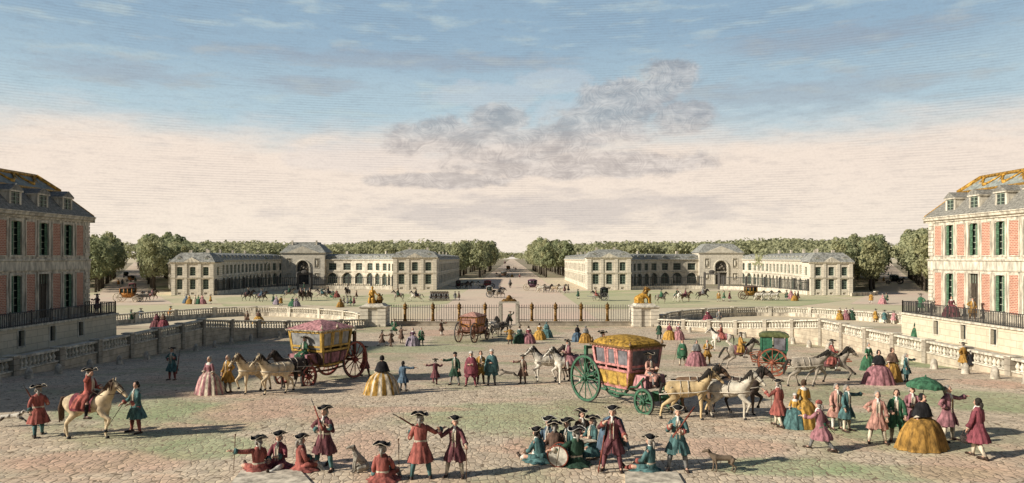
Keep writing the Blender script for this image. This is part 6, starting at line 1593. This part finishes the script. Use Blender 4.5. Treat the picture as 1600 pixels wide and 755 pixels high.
person(736, 604, 175, 'crimson', 'robed man in crimson with white turban and sash', arms=('fold', 'fold'), legs='wide', hat=False, cap='white', facing='crimson', breech='crimson', stock='crimson', s=1.05, cloak='crimson')
person(751, 600, 190, 'ochre', 'robed man in ochre between the crimson and the teal robes', arms=('hang', 'fold'), hat=False, hairc='brown', s=1.02, breech='brown', stock='brown')
person(768, 602, 180, 'teal', 'robed man in long grey-teal mantle with white turban', arms=('fold', 'hang'), hat=False, cap='white', s=1.08, breech='teal', stock='grey', cloak='teal')
person(817, 600, 150, 'brown', 'boy in brown coat and hat pointing at the small dark dog', arms=(((.9, .2, -.2), (.95, .2, .05)), 'hang'), s=.88, stock='brown', facing='maroon')
person(1066, 571, 175, 'green', 'man in green mantle with a stick, by the lady in rose', arms=('fold', 'hang'), hat=False, hairc='brown', cloak='green', stock='cream', s=1.02)
person(1088, 572, 185, 'grey', 'lady in rose skirt and grey shawl between green and ochre men', W_, skirt='rose', cape='grey', hairc='brown', s=1.03)
person(1105, 569, 165, 'ochre', 'bare-headed man in ochre coat by the lady in rose skirt', arms=('fold', 'hip'), hat=False, stock='ochre', s=1.0)
stick(1052, 569, 0, (0, 0, 0), (.35, 0, 1.5), 'long staff leaning near the man in green mantle', 1.5)
# back rows near the gate
CGp = 'people near the gate'
B = lambda x, y, f, c, l, k='man', **kw: person(x, y, f, c, l, k, lo=False, group=CGp, **kw)
B(616, 523, 170, 'green', 'man in green near the seated-woman pedestal, feet apart', legs='stride', arms=('hip', 'hang'), s=1.05)
B(597, 541, -60, 'brown', 'boy in brown thrusting a stick at his fellow', legs='stride', arms=('fwd', 'back'), s=.9)
B(611, 542, 50, 'brown', 'boy in brown hat facing the thrusting boy', legs='walk', arms=('hip', 'fwd'), s=.9, stock='brown')
B(627, 537, -50, 'brown', 'man in brown gesturing next to the lady in mauve', arms=('point', 'hip'), stock='cream')
B(645, 541, 175, 'purple', 'lady in mauve gown escorted by a man in green', W_, skirt='lavender')
B(658, 540, 200, 'green', 'bare-headed man in green at the mauve lady’s side'.replace('’', ''), hat=False, stock='cream')
B(690, 524, -120, 'brown', 'man in reddish brown pointing, alone before the fence', arms=('hip', 'point'), facing='red')
B(797, 508, 175, 'dark_green', 'man in dark green standing in the open gateway', arms=('hang', 'up'))
B(797, 538, 15, 'ochre', 'man in ochre and brown next to the lady in green', arms=('hip', 'brace'), breech='brown', stock='brown')
B(812, 537, 20, 'teal', 'lady in dark green gown between the ochre man and the crimson lady', W_, skirt='dark_green', hairc='dark')
B(826, 537, 5, 'crimson', 'lady in crimson gown beside the lady in dark green', W_, skirt='rose', hairc='dark')
B(843, 531, -10, 'ochre', 'lady in yellow gown in front of the fence', W_, skirt='gold', hairc='dark')
B(854, 528, -15, 'teal', 'lady in teal gown beside the lady in yellow', W_, skirt='teal', cape='teal')
B(902, 534, 40, 'blue', 'lady in dark blue near the green wheel of the state coach', W_, skirt='blue', cape='black')
B(915, 536, 10, 'ochre', 'lady in brown-gold skirt and dark cape beside the dark blue lady', W_, skirt='ochre', cape='grey')
B(1030, 530, 10, 'dark_green', 'man in dark green near the crouching-animal pedestal', stock='black')
B(1046, 531, 175, 'ochre', 'lady in yellow gown beside the court bend, near a pink lady', W_, skirt='gold', cape='crimson')
B(1060, 531, 185, 'rose', 'lady in pink gown beside the court bend, near a yellow lady', W_, skirt='pink')
# right of the chaise
person(1357, 579, -160, 'green', 'lady in green at the head of the group below the balustrade', W_, skirt='green', s=1.02, wide=.8)
person(1373, 601, 170, 'black', 'lady in wide rose skirt and black cape near the guard stones', W_, skirt='rose', cape='black', hairc='dark', s=1.06, wide=1.1)
person(1394, 597, 190, 'ochre', 'lady in brown-gold gown beside the wide rose skirt', W_, skirt='ochre', cape='brown', hairc='dark', s=1.08, wide=.75)
person(1416, 597, 215, 'teal', 'boy in teal coat holding out a hand beside the brown-gold gown', hat=False, arms=('hang', 'point'), s=.9, stock='teal')
person(1505, 578, 20, 'ochre', 'man in ochre coat and dark hat standing at the sunlit balustrade', arms=('hang', 'hip'), s=1.0, stock='cream')
person(1517, 579, -10, 'black', 'dark-clad child beside the man in ochre at the balustrade', cap='black', s=.72, breech='black', stock='black')
person(1216, 667, 30, 'red', 'man in red coat and black hat holding a tall cane', arms=('hang', ((.4, .4, -.5), (.1, .6, .5))), legs='walk', stock='cream', s=1.02)
stick(1205, 665, 0, (0, 0, 0), (0, 0, 1.35), 'tall cane of the man in red coat', 1.35)
person(1257, 668, 15, 'gold', 'lady in golden mantle bending over the child', W_, skirt='gold', hairc='brown', s=1.03, lean=.1, wide=.85)
person(1242, 669, 165, 'gold', 'child in golden dress and white bonnet beside the lady in gold', W_, skirt='teal', cap='white', s=.74)
person(1283, 705, 55, 'rose', 'barefaced walker in rose coat and red cap striding with a stick', arms=('back', 'fwd'), legs='stride', cap='red', hat=False, breech='green', stock='grey', facing='rose', s=1.0, lean=.12)
stick(1296, 700, 0, (.18, 0, .45), (-.3, 0, 1.0), 'short stick of the walker in red cap', .75)
person(1307, 671, -170, 'salmon', 'man in salmon coat close behind the man in pale teal', arms=('hang', 'hip'), hat=False, s=.98)
person(1323, 674, -150, 'teal', 'bare-headed man in pale teal coat stretching out his arm', arms=('hang', ((.95, .3, -.1), (.95, .3, .1))), hat=False, stock='cream', s=.98, facing='teal')
person(1371, 693, 165, 'salmon', 'man in open salmon coat, outermost of the parasol party', arms=('hip', 'hang'), legs='wide', hat=False, stock='cream', s=1.04)
person(1401, 690, 150, 'green', 'man in green coat between the salmon coat and the orange gown', arms=('lap', 'hang'), hat=False, hairc='brown', stock='cream', s=1.04)
o, P, M = person(1425, 684, 170, 'rose', 'attendant in rose holding the green parasol over the lady', arms=('fold', ((.3, .4, -.6), (.1, .5, .9))), hat=False, s=1.05)
person(1441, 702, -165, 'black', 'lady in enormous orange-brown skirt and black cape under the parasol', W_, skirt='ochre', stripes=('ochre', 'ochre_fold'), cape='black', hairc='brown', s=1.06, wide=1.18)  # darker ochre stripes paint the shade of the skirt's folds
person(1481, 689, -150, 'rose', 'man in rose-purple coat and yellow waistcoat pointing the way', arms=('hip', ((.9, .4, -.2), (.95, .3, .2))), legs='wide', hat=False, waist='gold', stock='cream', s=1.12)
person(1528, 716, 25, 'crimson', 'man in crimson coat seen from behind, carrying a dark basket', arms=('hang', 'hang'), legs='walk', hat=False, hairc='dark', facing='crimson', stock='cream', s=1.12)
v = at(1507, 714)
m = MB(); m.lathe([(.12, 0), (.17, .05), (.19, .22), (.17, .24)], 12, 0, (0, 0, 0), 1.2, .8); m.tube([(-.2, 0, .22), (-.12, 0, .4), (0, 0, .45), (.12, 0, .4), (.2, 0, .22)], .016, 5)
o_ = m.obj('basket', M_('wicker', (.05, .04, .035), .9, .4, 20)); o_.location = v+Vector((.13, .05, .42)); tag(o_, 'dark basket hanging from the hand of the man in crimson', 'basket')
t = thing('parasol', 'green parasol with scalloped rim held over the lady', 'parasol', at(1425, 684)+Vector((.2, -.35, .62))); t.scale = (.86, .86, .9)
m = MB(); m.tube([(-.12, .1, 0), (0, 0, 1.75)], .014, 6); m.obj('pole', M_('cane_wood', (0, 0, 0)), t)
m = MB(); n = 48
m.loft([[(r_*(1+.03*abs(math.cos(4*2*math.pi*i/n))*(k == 0))*math.cos(2*math.pi*i/n), r_*math.sin(2*math.pi*i/n), z_+.03*abs(math.sin(4*2*math.pi*i/n))*(k < 2)) for i in range(n)] for k, (r_, z_) in enumerate([(.68, 1.3), (.67, 1.4), (.55, 1.53), (.36, 1.64), (.16, 1.71), (.03, 1.75)])], 0, (False, True)); m.ball((0, 0, 1.77), (.03, .03, .05))
m.obj('canopy', cloth('green'), t); t.rotation_euler = (0, R(3), 0)
m = MB()
for i in range(8): a = 2*math.pi*i/8; m.tube([(0, 0, 1.72), (.36*math.cos(a), .36*math.sin(a), 1.62), (.66*math.cos(a), .66*math.sin(a), 1.39)], .009, 4)
m.obj('ribs', DARK, t)
# ================================================================== TERRACES AND BALCONIES
TG = 'people on the terraces'
def Tp(x, y, f, c, l, k='man', **kw): kw.setdefault('lo', False); return person(x, y, f, c, l, k, group=TG, **kw)
Tp(205, 505, -40, 'green', 'man in green reaching across the crescent balustrade to his friend in blue', arms=('fwd', 'hang'), s=1.0)
Tp(220, 502, 40, 'blue', 'man in blue leaning by the crescent balustrade near the shaded wing', arms=('hip', 'fwd'), s=1.0)
Tp(245, 512, 10, 'crimson', 'lady in crimson on the terrace near the shaded wing', W_, skirt='maroon', cape='maroon')
Tp(255, 512, -10, 'maroon', 'lady in maroon arm in arm with the lady in crimson', W_, skirt='crimson', cape='brown')
Tp(265, 497, -20, 'orange', 'man in orange leaning over the crescent balustrade', lean=.35, arms=('fwd', 'fwd'), legs='walk')
Tp(166, 514, 90, 'ochre', 'man in ochre below the railed walk of the shaded wing', s=1.0)
Tp(176, 514, 100, 'maroon', 'man in maroon below the railed walk of the shaded wing', s=1.0)
Tp(386, 506, 170, 'brown', 'boy in brown on the terrace path near a lady in ochre', s=.95)
Tp(404, 506, 10, 'ochre', 'lady in ochre gown alone on the terrace path', W_, skirt='gold', cape='brown')
Tp(1106, 503, 20, 'crimson', 'lady in crimson on the sunlit terrace path', W_, skirt='crimson')
Tp(1123, 504, 180, 'grey', 'man in grey following on the sunlit terrace path', hat=False)
Tp(1312, 500, 10, 'ochre', 'lady in ochre at the crescent balustrade, first of three', W_, skirt='gold', wide=.7)
Tp(1322, 500, -10, 'rose', 'lady in rose at the crescent balustrade, middle of three', W_, skirt='rose', wide=.7)
Tp(1332, 500, 0, 'dark_green', 'lady in dark green at the crescent balustrade, last of three', W_, skirt='dark_green', wide=.7)
Tp(1368, 503, 15, 'gold', 'man in yellow at the crescent balustrade near the sunlit wing', stock='gold')
Tp(1382, 505, -10, 'teal', 'man in grey-teal beside the pink man leaning on the balustrade', legs='walk')
Tp(1396, 506, -40, 'pink', 'man in pink leaning on the balustrade near the sunlit wing', lean=.4, arms=('fwd', 'fwd'), legs='walk')
Tp(1432, 529, 20, 'dark_green', 'lady in green gown at the foot of the sunlit podium', W_, skirt='green', cap='white', wide=.8)
Tp(1446, 529, 10, 'rose', 'man in pink coat at the foot of the sunlit podium', hat=False, stock='rose')
D1 = 1.404
Tp(156, 489, 150, 'maroon', 'man in maroon leaning on the railing of the shaded wing', pos=Vector((-36.3, 64.4, D1)), arms=('brace', 'brace'), s=1.0)
Tp(0, 0, -40, 'green', 'man in green leaning on the railing at the corner of the sunlit wing', pos=Vector((36.4, 65.6, D1)), arms=('hip', 'fwd'), lean=.15, legs='walk')
Tp(0, 0, 170, 'maroon', 'lady in maroon gown on the railed walk of the sunlit wing', W_, pos=Vector((36.6, 61.3, D1)), skirt='crimson', hairc='dark')
Tp(0, 0, 175, 'ochre', 'man in ochre coat before the open door of the sunlit wing', pos=Vector((36.9, 59.0, D1)), arms=('hip', 'hang'), stock='ochre')
# ================================================================== PARADE GROUND
PG = 'people on the parade ground'
def far(x, y, c, l, k='man', f=None, **kw): return person(x, y, (x*37 % 360) if f is None else f, c, l, k, group=PG, lo=True, **kw)
far(291, 474, 'blue', 'lady in blue, first of the five below the outer pavilion', W_); far(296, 475, 'ochre', 'lady in ochre, second of the five below the outer pavilion', W_, skirt='ochre')
far(305, 475, 'cream', 'lady in pale gown, third of the five below the outer pavilion', W_, skirt='cream'); far(310, 475, 'green', 'lady in green, fourth of the five below the outer pavilion', W_, skirt='green'); far(316, 475, 'pink', 'lady in pink, fifth of the five below the outer pavilion', W_, skirt='pink')
far(329, 475, 'ochre', 'man in ochre walking behind the five ladies')
for x, y, c, nm in ((427, 475, 'dark_green', 'man in dark green'), (432, 476, 'lavender', 'lady in lavender'), (439, 478, 'ochre', 'man in ochre')): far(x, y, c, nm+' in the trio on the meadow before the stable', W_ if 'lady' in nm else 'man', skirt=c)
far(457, 479, 'green', 'lady in green in the pair on the meadow', W_, skirt='green'); far(463, 479, 'lavender', 'lady in mauve in the pair on the meadow', W_, skirt='lavender')
far(520, 465, 'green', 'lady in green by the stable railing', W_, skirt='green'); far(526, 465, 'red', 'lady in red by the stable railing', W_, skirt='red'); far(557, 467, 'brown', 'man in brown near the lone rider')
for x, c, nm, k in ((532, 'ochre', 'lady in ochre', W_), (537, 'cream', 'man in cream', 'man'), (543, 'grey', 'man in grey', 'man'), (548, 'green', 'man in green', 'man'), (553, 'maroon', 'man in maroon', 'man')): far(x, 480 if x < 535 else 478, c, nm+' in the party of five behind the crescent balustrade', k, skirt=c)
far(711, 469, 'grey', 'man in grey, one of two beside the marching company'); far(717, 469, 'brown', 'man in brown, one of two beside the marching company')
for x, y, c, nm, k in ((475, 453, 'dark_green', 'dark figure standing in the stable gate', 'man'), (800, 433, 'ochre', 'lady in ochre walking in the central avenue', W_), (812, 435, 'maroon', 'man in maroon in the central avenue', 'man'), (803, 420, 'brown', 'man in brown far down the central avenue', 'man'), (806, 421, 'rose', 'lady in rose far down the central avenue', W_),
                    (882, 458, 'maroon', 'man in maroon leading the long team', 'man'), (888, 457, 'black', 'man in black leading the long team', 'man'), (903, 467, 'dark_green', 'man in dark green near the inner pavilion', 'man'),
                    (1123, 471, 'ochre', 'man in ochre, first of three below the portal', 'man'), (1131, 470, 'green', 'man in green, second of three below the portal', 'man'), (1140, 471, 'maroon', 'man in maroon, third of three below the portal', 'man'),
                    (1229, 469, 'dark_green', 'man in dark green at the head of the group of four', 'man'), (1236, 467, 'pink', 'lady in pink in the group of four', W_), (1242, 470, 'ochre', 'lady in ochre in the group of four', W_), (1247, 470, 'brown', 'man in brown in the group of four', 'man'),
                    (1361, 474, 'ochre', 'man in ochre alone on the sandy path', 'man'), (1379, 475, 'pink', 'lady in pink on the sandy path', W_), (1385, 474, 'dark_green', 'man in dark green with the pink lady on the sandy path', 'man'),
                    (1381, 441, 'ochre', 'man in ochre at the mouth of the sunlit side avenue', 'man'), (1388, 432, 'green', 'man in green in the sunlit side avenue', 'man'), (1393, 433, 'red', 'lady in red in the sunlit side avenue', W_), (1381, 428, 'dark_green', 'man in dark green in the sunlit side avenue', 'man'),
                    (185, 447, 'orange', 'man in orange in the shaded side avenue', 'man'), (191, 446, 'blue', 'man in blue in the shaded side avenue', 'man'), (212, 441, 'green', 'man in green beside the orange cart in the side avenue', 'man')):
    far(x, y, c, nm, k, skirt=c, s=1.15)
RG = 'riders on the parade ground'
HGp = 'horses on the parade ground'
def frider(x, y, f, hc, c, where, kind='trot'):
    o, M4 = horse(x, y, f, hc, f'{hc} horse under the {c.replace("_", " ")} rider {where}', kind, group=HGp, lo=True, s=1.1)
    rider(M4, c, f'rider in {c.replace("_", " ")} {where}', group=RG, lo=True, s=1.12)
frider(388, 470, -80, 'dark', 'black', 'on the meadow beyond the terrace path'); frider(409, 472, -100, 'dark', 'blue', 'on the meadow beyond the terrace path')
frider(452, 466, -75, 'grey', 'dark_green', 'galloping left of the stable gate', 'gallop')
for i, (x, c) in enumerate(((470, 'maroon'), (476, 'teal'), (484, 'brown'))): frider(x, 470, 175, 'dark', c, 'in the file of three below the stable gate', 'walk')
frider(503, 468, 100, 'grey', 'teal', 'of the racing pair', 'gallop'); frider(513, 467, 100, 'white', 'black', 'of the racing pair', 'gallop')
frider(543, 464, 165, 'dark', 'grey', 'waiting near the stable railing', 'stand')
frider(622, 471, 80, 'grey', 'dark_green', 'before the inner pavilion', 'prance'); frider(650, 472, 95, 'white', 'black', 'galloping before the inner pavilion', 'gallop')
frider(797, 450, 5, 'dark', 'grey', 'at the mouth of the central avenue', 'walk')
frider(1033, 474, -85, 'grey', 'green', 'beside the crouching animal', 'walk'); frider(1058, 472, -160, 'white', 'dark_green', 'of the pair before the stable', 'walk'); frider(1071, 472, -95, 'brown', 'maroon', 'of the pair before the stable', 'walk')
frider(1098, 468, -80, 'dark', 'grey', 'rearing below the portal', 'gallop')
# the marching company
k = 0
for r_ in range(2):
    for i in range(11):
        x = 674+i*2.6-r_*1.2; person(x, 470-r_*1.6, -90, 'grey' if (i+r_) % 3 else 'black', f'{ordn(i)} soldier of the {"near" if r_ == 0 else "far"} rank of the marching company', group='soldiers of the marching company', lo=True, s=1.0, legs='walk')
# far carriages and teams
def fteam(x0, x1, y, n, f, cols, where):
    for i in range(n):
        x = x0+(x1-x0)*(i//2)/max(1, (n-1)//2); c = cols[i % len(cols)]
        horse(x+(i % 2)*.8, y-(i % 2)*1.0, f, c, f'{c} horse, {ordn(i)} counted from the {where}', 'trot' if i % 3 else 'walk', 'harness', group='horses drawing far carriages', lo=True)
far_coach(200, 472, -88, 'orange', 'brown', 'orange carriage with pale wheels in front of the shaded side avenue', 1.15, wc='cream'); fteam(216, 226, 471, 4, -88, ['grey', 'white'], 'orange carriage'); 
o, M4 = horse(238, 469, -85, 'brown', 'brown lead horse of the orange carriage', 'trot', group=HGp, lo=True); rider(M4, 'pink', 'postilion in pink ahead of the orange carriage', group=RG, lo=True)
far_coach(207, 457, 10, 'maroon', 'maroon', 'small maroon carriage at the mouth of the shaded side avenue', .9, True)
far_coach(205, 441, 60, 'orange', 'brown', 'orange cart far off in the shaded side avenue', .9); far_coach(197, 434, 20, 'black', 'black', 'black carriage farthest down the shaded side avenue', 1.0)
far_coach(716, 451, 85, 'maroon', 'brown', 'brown wagon near the inner flank of the stable', .9, True); fteam(725, 732, 451, 4, -90, ['dark', 'brown'], 'brown wagon')
far_coach(762, 451, 85, 'crimson', 'crimson', 'crimson wagon crossing the mouth of the avenue', .9); fteam(751, 745, 451, 3, 90, ['white', 'grey'], 'crimson wagon')
far_coach(765, 465, -90, 'cream', 'grey', 'pale open carriage behind the gate', 1.0, True, wc='grey'); o, M4 = horse(781, 466, -90, 'grey', 'grey horse of the pale open carriage', 'trot', 'harness', group=HGp, lo=True, s=1.1); rider(M4, 'black', 'driver in black riding for the pale open carriage', group=RG, lo=True)
horse(775, 465, -90, 'dark', 'dark wheel horse of the pale open carriage', 'trot', 'harness', group=HGp, lo=True, s=1.1)
far_coach(832, 454, -93, 'purple', 'purple', 'purple coach at the tail of the long team', 1.15, wc='cream'); fteam(845, 878, 457, 8, -92, ['white', 'cream', 'dark'], 'purple coach')
far_coach(787, 434, 80, 'brown', 'grey', 'brown wagon in the central avenue', 1.1); fteam(778, 776, 434, 2, 85, ['dark'], 'brown wagon in the avenue'); far_coach(794, 423, 10, 'orange', 'ochre', 'orange coach driving down the central avenue', 1.3); far_coach(789, 413, 0, 'rose', 'rose', 'rose coach farthest down the central avenue', 1.5)
far_coach(944, 470, 92, 'black', 'black', 'black chaise heading away from the crouching animal', 1.05, True, wc='grey'); fteam(932, 929, 470, 2, 92, ['grey', 'dark'], 'black chaise')
person(929, 466, 90, 'red', 'driver in red on the black chaise team', group=RG, lo=True, legs='ride', pos=at(931, 470)+Vector((0, 0, 1.45)))
far_coach(1173, 468, -93, 'ochre', 'brown', 'ochre coach drawn by a white team before the stable', 1.1, wc='dark' if 0 else 'brown'); fteam(1186, 1210, 470, 6, -93, ['white', 'cream'], 'ochre coach')
far_coach(1397, 444, 70, 'black', 'grey', 'black cart in the sunlit side avenue', 1.2); fteam(1408, 1409, 443, 2, -80, ['dark'], 'black cart')
